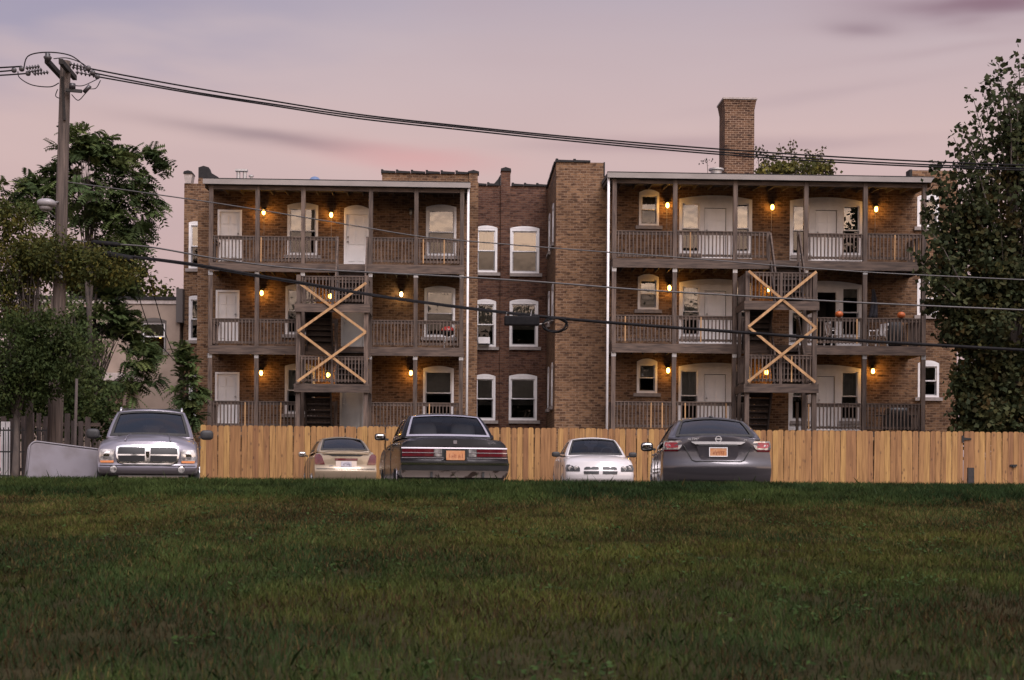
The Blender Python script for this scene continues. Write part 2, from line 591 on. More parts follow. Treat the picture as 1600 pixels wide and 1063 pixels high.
def sashes(par, x0, x1, z0, z1, y=0.03, split=.5, blind=0.0, bmat=None, lower_blind=False, room=True):
    zm = z0 + (z1 - z0) * (1 - split)
    t = .045
    for k, (a, b, yy) in enumerate(((z0, zm + .02, y + .045), (zm - .02, z1, y))):
        m = MB()
        m.box(x0, x1, yy, yy + .04, a, a + t).box(x0, x1, yy, yy + .04, b - t, b)
        m.box(x0, x0 + t, yy, yy + .04, a + t, b - t).box(x1 - t, x1, yy, yy + .04, a + t, b - t)
        m.build('sash', WHITE, par)
        tilt = random.uniform(-.004, .004)
        m = MB()
        m.add([(x0 + t, yy + .02 + tilt, a + t), (x1 - t, yy + .02 - tilt, a + t), (x1 - t, yy + .02 - tilt, b - t), (x0 + t, yy + .02 + tilt, b - t)], [(0, 1, 2, 3)])
        m.build('pane', GLASS, par)
        if k == 0:
            m = MB(); m.add([(x0 + .01, y - .012, a + .01), (x1 - .01, y - .012, a + .01), (x1 - .01, y - .012, b - .03), (x0 + .01, y - .012, b - .03)], [(0, 1, 2, 3)])
            m.build('darkening_screen', SCREEN, par)  # tinted sheet added to darken the lower sash
    if blind > 0:
        m = MB()
        zb = z1 - (z1 - z0) * blind
        n = 10
        pts = []
        for i in range(n + 1):
            xx = x0 + .02 + (x1 - x0 - .04) * i / n
            pts += [(xx, y + .095 + .012 * (i % 2), zb), (xx, y + .095 + .012 * (i % 2), z1)]
        m.add(pts, [(2 * i, 2 * i + 2, 2 * i + 3, 2 * i + 1) for i in range(n)])
        m.build('blind', bmat or BLIND, par)
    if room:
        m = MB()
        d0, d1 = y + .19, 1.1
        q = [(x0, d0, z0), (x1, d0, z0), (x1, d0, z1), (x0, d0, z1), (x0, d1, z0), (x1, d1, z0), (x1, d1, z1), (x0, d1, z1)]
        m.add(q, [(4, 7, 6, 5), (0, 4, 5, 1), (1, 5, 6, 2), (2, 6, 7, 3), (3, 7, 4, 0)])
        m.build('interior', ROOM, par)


def window(u0, u1, w0, w1, v, rise=.10, rz=0.0, blind=0.0, bmat=None, sill=True, split=.5, casing=.09, loc=None):
    w, h = u1 - u0, w1 - w0
    m = MB()
    c = casing
    m.box(-w / 2, -w / 2 + c, -.012, .12, 0, h).box(w / 2 - c, w / 2, -.012, .12, 0, h)
    m.box(-w / 2 + c, w / 2 - c, -.012, .12, h - c, h).box(-w / 2 + c, w / 2 - c, -.012, .12, 0, c * .8)
    if rise > 0:
        m.prism(arc_poly(-w / 2, w / 2, h + .001, rise), -.016, .03)
    o = m.build('window', WHITE, BLD)
    o.location = loc or ((u0 + u1) / 2, v, w0)
    o.rotation_euler = (0, 0, rz)
    sashes(o, -w / 2 + c, w / 2 - c, c * .8, h - c, .03, split, blind, bmat)
    if sill:
        MB().box(-w / 2 - .12, w / 2 + .12, -.09, .10, -.13, -.003).build('sill', SILL, o)
    return o


def panel_door(par, x0, x1, z0, z1, y, mtl, knob_left=False, flush=False):
    m = MB()
    m.box(x0, x1, y, y + .05, z0, z1)
    w, h = x1 - x0, z1 - z0
    if not flush:
        for cx_ in (.27, .73):
            for a, b in ((.08, .36), (.42, .70), (.76, .93)):
                m.box(x0 + (cx_ - .16) * w, x0 + (cx_ + .16) * w, y - .022, y, z0 + a * h, z0 + b * h)
    d = m.build('door_panel', mtl, par)
    kx = x0 + .07 if knob_left else x1 - .07
    for zz in (.47, .56):
        MB().blob((kx, y - .05, z0 + zz * h), (.032, .032, .032)).build('knob', ALU, par, smooth=True)
    return d


def door(u0, u1, w0, w1, v, rise=0.0, mtl=None, header=.0, flush=False, knob_left=False):
    w, h = u1 - u0, w1 - w0
    m = MB(); c = .08
    m.box(-w / 2, -w / 2 + c, -.014, .12, 0, h).box(w / 2 - c, w / 2, -.014, .12, 0, h)
    m.box(-w / 2 + c, w / 2 - c, -.014, .12, h - c - header, h)
    if rise > 0:
        m.prism(arc_poly(-w / 2, w / 2, h + .001, rise), -.018, .03)
    o = m.build('door', mtl or WHITE, BLD)
    o.location = ((u0 + u1) / 2, v, w0)
    panel_door(o, -w / 2 + c, w / 2 - c, .02, h - c - header, .05, mtl or DOORW, knob_left, flush)
    MB().box(-w / 2, w / 2, .11, .14, 0, h).build('door_backing', ROOM, o)
    return o


def bay(r, wins, dr, v, rise, blinds, open_door=False):
    """white arched opening: window, door, window"""
    u0, u1, w0, w1 = r
    uc = (u0 + u1) / 2
    m = MB()
    holes = [(a - uc, b - uc, c - w0, d - w0) for a, b, c, d in wins] + [(dr[0] - uc, dr[1] - uc, 0.02, dr[3] - w0)]
    wall_cells(m, u0 - uc, u1 - uc, 0, w1 - w0, -.01, holes, .12)
    m.prism(arc_poly(u0 - uc, u1 - uc, w1 - w0 + .001, rise), -.018, .03)
    for a, b, c, d in holes[:2]:
        m.box(a - .05, b + .05, -.03, -.011, c - .07, c - .002)
    o = m.build('window_bay', WHITE, BLD)
    o.location = (uc, v, w0)
    for (a, b, c, d), (bf_, bm_) in zip(holes[:2], blinds):
        sashes(o, a, b, c, d, .035, .52, bf_, bm_)
        MB().box(a - .09, b + .09, -.08, -.031, c - .20, c - .08).build('sill', SILL, o)
    a, b, c, d = holes[2]
    if open_door:
        q = MB()
        d1 = 1.4
        q.add([(a, .1, c), (b, .1, c), (b, .1, d), (a, .1, d), (a, d1, c), (b, d1, c), (b, d1, d), (a, d1, d)],
              [(4, 7, 6, 5), (0, 4, 5, 1), (1, 5, 6, 2), (2, 6, 7, 3), (3, 7, 4, 0)])
        q.build('doorway', ROOM, o)
    else:
        panel_door(o, a + .022, b - .022, c, d - .022, .05, DOORW, True)
        MB().box(a, b, .102, .115, c, d).build('door_backing', ROOM, o)
    return o


# ---- left block
wins_L = [  # rect, blind, blind material
    (rect(449, 497, 322, 399, vLW), .52, BLINDW), (rect(665.6, 713, 325, 400, vLW), .0, BLIND),
    (rect(446, 494, 449, 523, vLW), .62, BLIND), (rect(663, 711, 452, 527, vLW), .62, BLIND),
    (rect(445, 492, 573, 647, vLW), .62, BLIND), (rect(661, 709, 577, 651, vLW), .55, BLIND)]
doors_L = [(rect(340, 378, 328, 409, vLW), 0, DOORW, .0, False), (rect(537.5, 576, 327, 416, vLW), .13, DOORW, .13, False),
           (rect(337, 374, 453.5, 536, vLW), 0, DOORW, .0, False), (rect(533, 571, 457, 543, vLW), .1, DOORG, .0, True),
           (rect(336, 374, 581.6, 665, vLW), 0, DOORW, .0, False), (rect(531, 568, 585, 671, vLW), .1, DOORG, .0, True)]
uL0, uL1 = U(309, vLW), U(746.5, vLW)
topL = Wz(500, 281, vLW)
m = MB()
wall_cells(m, uL0, uL1, 0, topL, vLW, [w[0] for w in wins_L] + [d[0] for d in doors_L])
m.add([(uL1, vLW, 0), (uL1, vC + 4, 0), (uL1, vC + 4, topL), (uL1, vLW, topL), (uL0, vLW, 0), (uL0, vC + 10, 0), (uL0, vC + 10, topL), (uL0, vLW, topL)],
      [(0, 1, 2, 3), (5, 4, 7, 6)])
m.build('wall', BRICK, BLD)
MB().box(uL0, uL1, vLW + .01, vC + 10, topL - .25, topL - .05).build('roof', ROOFING, BLD)
for r, b_, bm_ in wins_L:
    window(*r, vLW, .10, blind=b_, bmat=bm_, sill=True)
for k, (r, rise, mt, hd, fl) in enumerate(doors_L):
    door(*r, vLW, rise, mt, hd, fl, knob_left=(k in (1, 3, 5)))
# raised parapet with black clay coping
pa = rect(597, 734, 270, 283, vLW + .05)
m = MB(); m.box(pa[0], pa[1], vLW + .05, vLW + .40, topL - .4, Wz(690, 271.5, vLW)); m.build('parapet', BRICK, BLD)
pz = Wz(690, 271.5, vLW)
n_ = 6
for i in range(n_):
    a = pa[0] - .04 + (pa[1] - pa[0] + .06) * i / n_
    b = pa[0] - .04 + (pa[1] - pa[0] + .06) * (i + 1) / n_
    q = MB(); q.prism([(a, pz), (b - .02, pz), (b - .02, pz + .07), (a + .1, pz + .09), (a + .08, pz + .13), (a, pz + .13)], vLW - .01, vLW + .46)
    q.build('coping_tile', COPING, BLD)
pp = rect(733, 746.5, 272, 290, vLW)
m = MB(); m.box(pp[0], pp[1] - .001, vLW - .03, vLW + .45, 0, Wz(740, 271, vLW)); m.build('pilaster', BRICK, BLD)
m = MB(); zt_ = Wz(740, 271, vLW)
m.prism([(pp[0] - .05, zt_ + .001), (pp[1] + .05, zt_ + .001), (pp[1] + .05, zt_ + .06), ((pp[0] + pp[1]) / 2, zt_ + .12), (pp[0] - .05, zt_ + .06)], vLW - .06, vLW + .5)
m.build('coping_tile', COPING, BLD)
# left corner: front pier, set-back wing and their copings
m = MB(); m.box(uL0 - .002, U(327, vLW), vLW - .05, vLW + .3, 0, Wz(318, 281, vLW)); m.build('pilaster', BRICK, BLD)
va = vLW + 3.2
rec = [rect(295, 316, y0, y1, va) for y0, y1 in ((349, 420), (465, 532), (588, 650))]
m = MB()
wall_cells(m, U(287, va), U(330, va), 0, Wz(300, 287, va), va, rec)
m.build('wall', BRICK, BLD)
for r in rec:
    window(*r, va, .05, blind=.45, bmat=BLIND)
zc = Wz(293, 287, va)
m = MB(); m.prism([(U(288.5, va), zc), (U(297.5, va), zc), (U(300, va), Wz(295, 272, va)), (U(286.5, va), Wz(295, 272, va))], va - .05, va + .5)
m.build('parapet_cap', STONE, BLD)
m = MB(); zz = Wz(295, 272, va); m.prism([(U(285.5, va), zz + .002), (U(301, va), zz + .002), (U(299, va), zz + .09), (U(293, va), zz + .13), (U(287, va), zz + .09)], va - .09, va + .5)
m.build('coping_tile', COPING, BLD)
m = MB(); m.prism([(U(310, vLW + .5), topL - .1), (U(341, vLW + .5), topL - .1), (U(341, vLW + .5), Wz(335, 278, vLW + .5)), (U(329, vLW + .5), Wz(329, 271, vLW + .5)),
                   (U(326, vLW + .5), Wz(326, 263, vLW + .5)), (U(318, vLW + .5), Wz(318, 260.5, vLW + .5)), (U(310, vLW + .5), Wz(310, 263, vLW + .5))], vLW + .35, vLW + .75)
m.build('parapet_flashing', COPING, BLD)
# vents on the roof
vp = vLW + 2.5
for xa in (372.5, 382.5):
    u_, w_ = bl(xa, 279, vp)
    MB().lathe([(.075, topL - .1), (.075, w_ + .25)], 10, (u_, vp, 0)).build('vent_pipe', ALU, BLD, smooth=True, sharp=40)
u_, w_ = bl(377.5, 267.5, vp)
MB().box(u_ - .24, u_ + .24, vp - .12, vp + .12, w_ - .02, w_ + .06).build('vent_cap', ALU, BLD)
u_, w_ = bl(392.5, 277, vp)
MB().lathe([(.05, topL - .1), (.05, w_), (.10, w_ + .01), (.10, w_ + .06), (.04, w_ + .09)], 10, (u_, vp, 0)).build('vent_pipe', ALU, BLD, smooth=True, sharp=40)
u_, w_ = bl(492, 278.5, vp)
MB().blob((u_, vp, topL - .15), (.42, .42, w_ - topL + .22)).build('skylight_dome', mat('blue_dome', (.10, .14, .24), rough=.3), BLD, smooth=True)

# ---- courtyard
cw = [rect(743, 777, 357, 426, vC), rect(797, 842.5, 358, 427.5, vC), rect(742, 775, 472, 542, vC), rect(796, 840.7, 472, 542, vC),
      rect(741, 774, 589, 657, vC), rect(794.5, 839, 589, 657, vC)]
uC0, uC1 = U(735, vC), U(868, vRW)
topC = Wz(800, 291, vC)
m = MB(); wall_cells(m, uC0, uC1, 0, topC, vC, cw); m.build('wall', BRICK_DARK, BLD)
cb_ = [(.48, BLINDW), (.0, None), (.66, BLIND), (.62, BLIND), (.66, BLIND), (.66, BLIND)]
for r, (b_, bm_) in zip(cw, cb_):
    window(*r, vC, .09, blind=b_, bmat=bm_, sill=True)
# half-drawn curtain in the upper right court window
r = cw[1]
ac = rect(744, 752, 527, 541, vC)
MB().box(U(748, vC), U(766, vC), vC - .28, vC + .02, Wz(760, 541, vC) + .08, Wz(760, 528, vC)).build('air_conditioner', WHITE, BLD)
m = MB(); m.box(U(782, vC), U(796.4, vC), vC - .10, vC + .3, 0, Wz(789, 268.5, vC)); m.build('pilaster', BRICK_DARK, BLD)
zc = Wz(789, 268.5, vC)
m = MB(); m.prism([(U(781, vC), zc + .001), (U(797.5, vC), zc + .001), (U(797, vC), zc + .1), (U(789, vC), zc + .16), (U(781.5, vC), zc + .1)], vC - .14, vC + .35); m.build('coping_tile', COPING, BLD)
m = MB(); m.prism([(U(771, vC), topC - .05), (U(781.5, vC), topC - .05), (U(781.5, vC), Wz(781, 272, vC)), (U(777, vC), Wz(777, 280, vC)), (U(771, vC), Wz(771, 287, vC))], vC + .02, vC + .3)
m.build('parapet_flashing', COPING, BLD)
a0, a1 = U(741, vC), U(856, vC)
for i in range(6):
    a = a0 + (a1 - a0) * i / 6; b = a0 + (a1 - a0) * (i + 1) / 6
    if a < U(796.4, vC) and b > U(782, vC):
        continue
    q = MB(); q.prism([(a, topC + .001), (b - .02, topC + .001), (b - .02, topC + .07), (a + .1, topC + .09), (a + .08, topC + .13), (a, topC + .13)], vC - .06, vC + .35)
    q.build('coping_tile', COPING, BLD)

# ---- right block
wins_R = [(rect(998.4, 1029.7, 302, 353, vRW), .5, BLINDW), (rect(1433, 1467, 309, 355, vRW), .5, BLINDW),
          (rect(996.5, 1029, 434, 484, vRW), .85, BLIND), (rect(1433, 1466, 439, 493, vRW), .62, BLIND),
          (rect(995, 1027, 566, 614.5, vRW), .45, BLIND), (rect(1434, 1467, 569, 621, vRW), .62, BLIND)]
bays_R = []
for (bx0, bx1, by0, by1), (l0, l1), (d0, d1, dy0), (r0, r1), (wy0, wy1), bl_, od in (
        ((1061, 1175, 312.5, 404), (1066, 1092.5), (1100.6, 1134.6, 325), (1150, 1170), (318, 393), [(.0, BLINDW), (.0, BLINDW)], False),
        ((1234, 1348, 315.5, 408), (1239, 1264), (1274, 1307.5, 328.5), (1317, 1342.5), (321.5, 396), [(.0, BLINDW), (.0, BLIND)], False),
        ((1061, 1174, 443, 537.5), (1067, 1092.5), (1100.7, 1134.5, 454.5), (1149, 1169), (448, 523), [(.66, BLIND), (.62, BLIND)], False),
        ((1233, 1347, 446, 541.5), (1238, 1262), (1277, 1306, 457), (1316, 1341.5), (450, 524), [(.62, BLIND), (.2, BLIND)], True),
        ((1060, 1173, 574, 670), (1063.5, 1090), (1100, 1134, 585), (1148, 1168), (579, 655), [(.62, BLIND), (.62, BLIND)], False),
        ((1232, 1345, 577, 673), (1238, 1262), (1276, 1304, 588), (1315, 1340), (581, 655), [(.62, BLIND), (.66, BLIND)], False)):
    r = rect(bx0, bx1, by0, by1, vRW)
    wl = [rect(l0, l1, wy0, wy1, vRW), rect(r0, r1, wy0, wy1, vRW)]
    dr = rect(d0, d1, dy0, by1, vRW)
    bays_R.append((r, wl, dr, bl_, od))
uR0, uRt, uR1 = U(868, vRW), U(943, vRW), U(1496, vRW)
topT = Wz(905, 254, vRW)
topR = Wz(1200, 279, vRW)
m = MB()
wall_cells(m, uRt, uR1, 0, topR, vRW, [w[0] for w in wins_R] + [b[0] for b in bays_R])
m.add([(uR1, vRW, 0), (uR1, vC + 10, 0), (uR1, vC + 10, topR), (uR1, vRW, topR)], [(0, 1, 2, 3)])
m.build('wall', BRICK, BLD)
MB().box(uR0 + .3, uR1 - .01, vRW + .01, vC + 10, topR - .25, topR - .05).build('roof', ROOFING, BLD)
for r, b_, bm_ in wins_R:
    window(*r, vRW, .11, blind=b_, bmat=bm_, casing=.085)
for r, wl, dr, bl_, od in bays_R:
    bay(r, wl, dr, vRW, .14, bl_, od)
# tower: front face and the side that looks into the court
side_w = [(1.0, 1.9), (3.1, 4.0)]
lev = [(Wz(862, 372, vRW), Wz(862, 311, vRW)), (Wz(862, 492, vRW), Wz(862, 440, vRW)), (Wz(862, 632, vRW), Wz(862, 566, vRW))]
holes = [(-(vRW + b), -(vRW + a), c, d) for a, b in side_w for c, d in lev]
m = MB()
wall_cells(m, uR0, uRt, 0, topT, vRW, [])
sv = MB(); wall_cells(sv, -(vC), -vRW, 0, topT, 0, holes)
m.add([(uR0 + y, -x, z) for x, y, z in sv.v], sv.f)
m.add([(uRt, vRW, topR - .3), (uRt, vRW + 2.6, topR - .3), (uRt, vRW + 2.6, topT), (uRt, vRW, topT)], [(0, 1, 2, 3)])
m.build('wall', BRICK, BLD)
for c_, d_ in lev:
    for a_, b_ in side_w:
        window(0, b_ - a_, c_, d_, 0, .08, rz=-math.pi / 2, blind=.5, bmat=BLIND, loc=(uR0, vRW + (a_ + b_) / 2, c_))
MB().box(uR0, uRt, vRW + .3, vRW + 2.6, topT - .35, topT - .3).build('roof', ROOFING, BLD)
a0, a1 = U(867, vRW), U(922, vRW)
for i in range(2):
    a = a0 + (a1 - a0) * i / 2; b = a0 + (a1 - a0) * (i + 1) / 2
    q = MB(); q.prism([(a, topT + .001), (b - .02, topT + .001), (b - .02, topT + .07), (a + .1, topT + .08), (a + .08, topT + .12), (a, topT + .12)], vRW - .05, vRW + .35)
    q.build('coping_tile', COPING, BLD)
for k in range(7):
    ya, yb = vRW + .36 + (vC - vRW - .4) * k / 7, vRW + .36 + (vC - vRW - .4) * (k + 1) / 7
    MB().box(uR0 - .06, uR0 + .3, ya, yb - .025, topT + .001, topT + (.12 if k % 2 else .10)).build('coping_tile', COPING, BLD)
MB().box(U(942, vRW), U(944, vRW), vRW - .02, vRW + .4, Wz(943, 276, vRW), topT + .02).build('corner_flashing', COPING, BLD)
pr = rect(1425.5, 1496, 266, 285, vRW)
MB().box(pr[0], pr[1], vRW + .02, vRW + .4, topR - .5, Wz(1460, 266.5, vRW)).build('parapet', BRICK, BLD)
MB().box(pr[0] - .1, pr[0] - .002, vRW + .01, vRW + .45, topR - .2, Wz(1428, 265, vRW)).build('corner_flashing', COPING, BLD)
# chimney, slightly flared at the top
vH = vRW + 6.5
c0, c1 = U(1131, vH), U(1177, vH)
z0_, z1_ = topR - .3, Wz(1154, 156, vH)
zf = Wz(1154, 172, vH)
m = MB()
dpt = 1.25
for (za, ea), (zb, eb) in (((z0_, .0), (zf, .0)), ((zf, .0), (z1_, .07))):
    p = [(c0 - ea, vH - ea, za), (c1 + ea, vH - ea, za), (c1 + ea, vH + dpt + ea, za), (c0 - ea, vH + dpt + ea, za),
         (c0 - eb, vH - eb, zb), (c1 + eb, vH - eb, zb), (c1 + eb, vH + dpt + eb, zb), (c0 - eb, vH + dpt + eb, zb)]
    m.add(p, [(0, 1, 5, 4), (1, 2, 6, 5), (2, 3, 7, 6), (3, 0, 4, 7)])
m.build('chimney', BRICK_CHIM, BLD)
MB().box(c0 - .1, c1 + .1, vH - .1, vH + dpt + .1, z1_, z1_ + .07).build('chimney_cap', STONE, BLD)
u_, w_ = bl(1119, 265.5, vRW + 3)
MB().lathe([(.22, topR - .1), (.22, w_ - .05), (.30, w_ - .03), (.30, w_ + .03), (.1, w_ + .07)], 12, (u_, vRW + 3, 0)).build('roof_vent', ALU, BLD, smooth=True, sharp=40)
for (px, v_, pyt) in ((950, vR0 - .08, 277), (731, vL0 - .05, 290)):
    u_ = U(px, v_)
    q = MB(); q.tube([(u_, v_, .3), (u_, v_, Wz(px, pyt, v_))], .045, 8); q.build('downspout', WHITE, BLD, smooth=True)

# ------------------------------------------------------------------ wooden back porches


def porch(name, label, v0, vw, posts_px, tower_bay, lv, fascia, open_px, ext, pitch, tower_px):
    root = empty(name, BO, PSI)
    tag(root, label, 'porch', 'wooden back porches of the apartment building')
    us_ = [U(p, v0) for p in posts_px]
    decks = lv['deck']          # top of deck boards, floors 1..3
    ztop = fascia[0]
    rail_h = lv['rail']
    dm = vw - v0
    # posts
    for u in us_:
        m = MB(); m.box(-.075, .075, -.075, .075, 0, ztop + .1)
        o = m.build('post', WOODV, root); o.location = (u, v0, 0)
        for zd in decks[1:]:
            MB().box(-.08, .08, -.082, -.077, zd - .47, zd - .31).build('post_bracket', ALU, o)
    ua, ub = us_[0] - ext[0], us_[-1] + ext[1]
    # decks, beams, joists
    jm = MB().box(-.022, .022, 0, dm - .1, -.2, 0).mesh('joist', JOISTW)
    for zd in decks:
        nb = int(dm / .145)
        for k in range(nb):
            ya = v0 - .04 + k * (dm + .02) / nb
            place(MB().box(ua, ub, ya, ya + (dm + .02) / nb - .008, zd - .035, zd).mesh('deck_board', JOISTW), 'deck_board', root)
        m = MB(); m.box(ua, ub, v0 - .135, v0 - .078, zd - .33, zd - .01); m.build('beam', WOOD, root)
        m = MB(); m.box(ua + .03, ub - .03, v0 - .06, v0 - .01, zd - .30, zd - .04); m.build('beam', WOOD, root)
        nj = int((ub - ua) / .42)
        for k in range(nj + 1):
            place(jm, 'joist', root, (ua + .05 + (ub - ua - .1) * k / nj, v0 + .05, zd - .045))
        for ue in (ua, ub - .05):
            MB().box(ue + .002, ue + .048, v0 - .075, vw - .01, zd - .31, zd - .04).build('beam', WOOD, root)
    bals = {}

    def railing(a, b, zd, yc, along='x'):
        """rail between two points of the porch front, or of a side when along is y"""
        L_ = b - a
        sag = random.uniform(-.012, .012)
        rows_ = ((.05, rail_h - .04, rail_h), (.02, rail_h - .14, rail_h - .042), (.02, .09, .17))
        o = None
        for hw, z0, z1 in rows_:
            m = MB()
            if along == 'x':
                m.box(0, L_, -hw, hw, z0, z1)
            else:
                m.box(-hw, hw, 0, L_, z0, z1)
            if o is None:
                o = m.build('railing', WOOD, root)
                o.location = (a, yc, zd + sag) if along == 'x' else (yc, a, zd + sag)
            else:
                m.build('rail', WOOD, o)
        if 'b' not in bals:
            bals['b'] = MB().box(-.021, .021, -.021, .021, .06, rail_h - .05).mesh('baluster', WOODV)
            bals['n'] = MB().box(-.021, .021, -.021, .021, .06, rail_h - .05).mesh('baluster', LUMBER)
        n = max(2, int(round(L_ / pitch)))
        for k in range(n):
            t = (k + .5) * L_ / n
            me = bals['n'] if random.random() < .05 else bals['b']
            place(me, 'baluster', o, (t, -.042, 0) if along == 'x' else (-.042, t, 0), (0, random.uniform(-.008, .008), random.uniform(-.05, .05)))
        return o

    uo0, uo1 = U(open_px[0], v0), U(open_px[1], v0)
    for zi, zd in enumerate(decks):
        for k in range(len(us_) - 1):
            a, b = us_[k] + .076, us_[k + 1] - .076
            if k == tower_bay:
                railing(a, uo0, zd, v0)
                if b - uo1 > .3:
                    railing(uo1, b, zd, v0)
                MB().box(uo0 - .05, uo0 + .04, v0 - .045, v0 + .045, zd - .2, zd + rail_h + .02).build('newel', WOODV, root)
                MB().box(uo1 - .04, uo1 + .05, v0 - .045, v0 + .045, zd - .2, zd + rail_h + .02).build('newel', WOODV, root)
            else:
                railing(a, b, zd, v0)
        railing(v0 + .08, vw - .03, zd, us_[0], 'y')
        railing(v0 + .08, vw - .03, zd, us_[-1], 'y')
    # roof
    zf0, zf1 = fascia
    ra, rb = us_[0] - ext[2], us_[-1] + ext[3]
    m = MB(); m.box(ra, rb, v0 - .22, v0 - .17, zf0, zf1); m.build('fascia', METAL_FASCIA, root)
    m = MB()
    m.add([(ra, v0 - .17, zf0 + .03), (rb, v0 - .17, zf0 + .03), (rb, vw - .01, zf0 + .14), (ra, vw - .01, zf0 + .14),
           (ra, v0 - .17, zf1 - .01), (rb, v0 - .17, zf1 - .01), (rb, vw - .01, zf1 + .10), (ra, vw - .01, zf1 + .10)],
          [(0, 3, 2, 1), (4, 5, 6, 7), (0, 1, 5, 4), (1, 2, 6, 5), (2, 3, 7, 6), (3, 0, 4, 7)])
    m.build('roof', ROOFING, root)
    MB().box(ra, rb, v0 - .224, v0 - .06, zf1 + .001, zf1 + .03).build('roof_edge', COPING, root)
    m = MB(); m.box(us_[0] - .1, us_[-1] + .1, v0 - .05, v0 + .05, zf0 - .16, zf0 + .025); m.build('beam', WOOD, root)
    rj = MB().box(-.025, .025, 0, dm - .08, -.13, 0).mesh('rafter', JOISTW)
    nj = int((rb - ra) / .55)
    for k in range(nj + 1):
        place(rj, 'rafter', root, (ra + .06 + (rb - ra - .12) * k / nj, v0 + .06, zf0 + .03), (.055, 0, 0))
    # stair tower in front
    TD = 1.6
    vt = v0 - TD
    t0, t1 = U(tower_px[0], vt), U(tower_px[1], vt)
    lands = lv['land']
    for u in (t0, t1):
        m = MB(); m.box(-.075, .075, -.07, .07, 0, lands[1] + rail_h + .03)
        o = m.build('post', WOODV, root); o.location = (u, vt, 0)
    for u in (t0 + .02, t1 - .02):
        m = MB(); m.box(-.06, .06, -.05, .05, 0, lands[1] + rail_h)
        o = m.build('post', WOODV, root); o.location = (u, v0 - .2, 0)
    um = (t0 + t1) / 2
    ld = .85
    for zl in lands:
        for k in range(6):
            ya = vt - .05 + k * ld / 6
            place(MB().box(t0 - .1, t1 + .1, ya, ya + ld / 6 - .008, zl - .035, zl).mesh('deck_board', WOOD), 'deck_board', root)
        MB().box(t0 - .13, t1 + .13, vt - .15, vt - .09, zl - .30, zl + .0).build('beam', WOOD, root)
        MB().box(t0 - .125, t0 - .08, vt - .088, v0 - .14, zl - .28, zl - .04).build('beam', WOOD, root)
        MB().box(t1 + .08, t1 + .125, vt - .088, v0 - .14, zl - .28, zl - .04).build('beam', WOOD, root)
        railing(t0 + .076, um - .05, zl, vt)
        railing(um + .05, t1 - .076, zl, vt)
        MB().box(um - .05, um + .05, vt - .04, vt + .04, zl - .2, zl + rail_h).build('newel', WOODV, root)
        railing(vt + .08, v0 - .26, zl, t0, 'y')
        railing(vt + .08, v0 - .26, zl, t1, 'y')

    def flight(ua_, ub_, za, va_, zb, vb_, rails):
        n = 7
        m = MB(); m.bar((ua_, va_, za - .12), (ua_, vb_, zb - .12), .045, .25)
        o = m.build('stair', STAIRW, root)
        m = MB(); m.bar((ub_, va_, za - .12), (ub_, vb_, zb - .12), .045, .25)
        m.build('stringer', STAIRW, o)
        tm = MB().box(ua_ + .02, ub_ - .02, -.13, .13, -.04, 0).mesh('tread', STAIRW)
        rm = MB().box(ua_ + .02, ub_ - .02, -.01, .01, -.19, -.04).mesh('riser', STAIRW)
        for k in range(1, n):
            t = k / n
            p = (0, va_ + (vb_ - va_) * t, za + (zb - za) * t)
            place(tm, 'tread', o, p)
            place(rm, 'riser', o, (0, p[1] + .1, p[2]))
        if rails:
            for u in (ua_ - .02, ub_ + .02):
                q = MB(); q.bar((u, va_, za + .92), (u, vb_ - .15, zb + .92), .05, .17); q.build('stair_rail', WOOD, root)

    for zi in (2, 1):
        zl = lands[zi - 1]
        flight(uo0 + .05, uo1 - .02, decks[zi], v0 - .1, zl, vt + ld - .1, True)
        flight(t0 + .16, um - .12, zl, vt + ld - .05, decks[zi - 1], v0 - .05, False)
    return root, us_, (t0, t1, vt)


# levels come from the photograph's own deck edges
lvL = dict(deck=[Wz(650, 543, vL0) - 3.03, Wz(650, 543, vL0) + .0, Wz(650, 414.5, vL0)], rail=1.0,
           land=[Wz(520, 600.5, vL0 - 1.6), Wz(520, 475.5, vL0 - 1.6)])
fL = (Wz(525, 290.5, vL0 - .2), Wz(525, 282.5, vL0 - .2))
PL, usL, twL = porch('back_porch', 'weathered grey wooden porch of left block, three levels with red grill on the middle deck', vL0, vLW,
                     [329.5, 402, 473.5, 579, 650, 721.5], 2, lvL, fL, (527, 573.5), (.02, .1, .28, .30), .125, (467, 573))
lvR = dict(deck=[Wz(1000, 537, vR0) - 3.05, Wz(1000, 537, vR0), Wz(1000, 404.5, vR0)], rail=1.0,
           land=[Wz(1220, 600.5, vR0 - 1.6), Wz(1220, 471.5, vR0 - 1.6)])
fR = (Wz(1200, 281.5, vR0 - .2), Wz(1200, 273.5, vR0 - .2))
PR, usR, twR = porch('back_porch', 'weathered grey wooden porch of right block, three levels with white chairs and pumpkins', vR0, vRW,
                     [959.3, 1054, 1148, 1258.5, 1351, 1443], 2, lvR, fR, (1201, 1247), (.06, .06, .28, .30), .135, (1168, 1273))
# light wooden X braces across the stair towers
for root, (t0, t1, vt), rows in ((PL, twL, ((443, 519.5), (519.5, 597.5))), (PR, twR, ((425.5, 512.5), (512.5, 597.5)))):
    pc = 520 if root is PL else 1220
    for ya, yb in rows:
        za, zb = Wz(pc, ya, vt), Wz(pc, yb, vt)
        q = MB(); q.bar((t0, vt - .185, za), (t1, vt - .185, zb), .04, .088, up=(0, 0, 1)); q.build('brace', LUMBER, root)
        q = MB(); q.bar((t0, vt - .23, zb), (t1, vt - .23, za), .04, .088, up=(0, 0, 1)); q.build('brace', LUMBER, root)

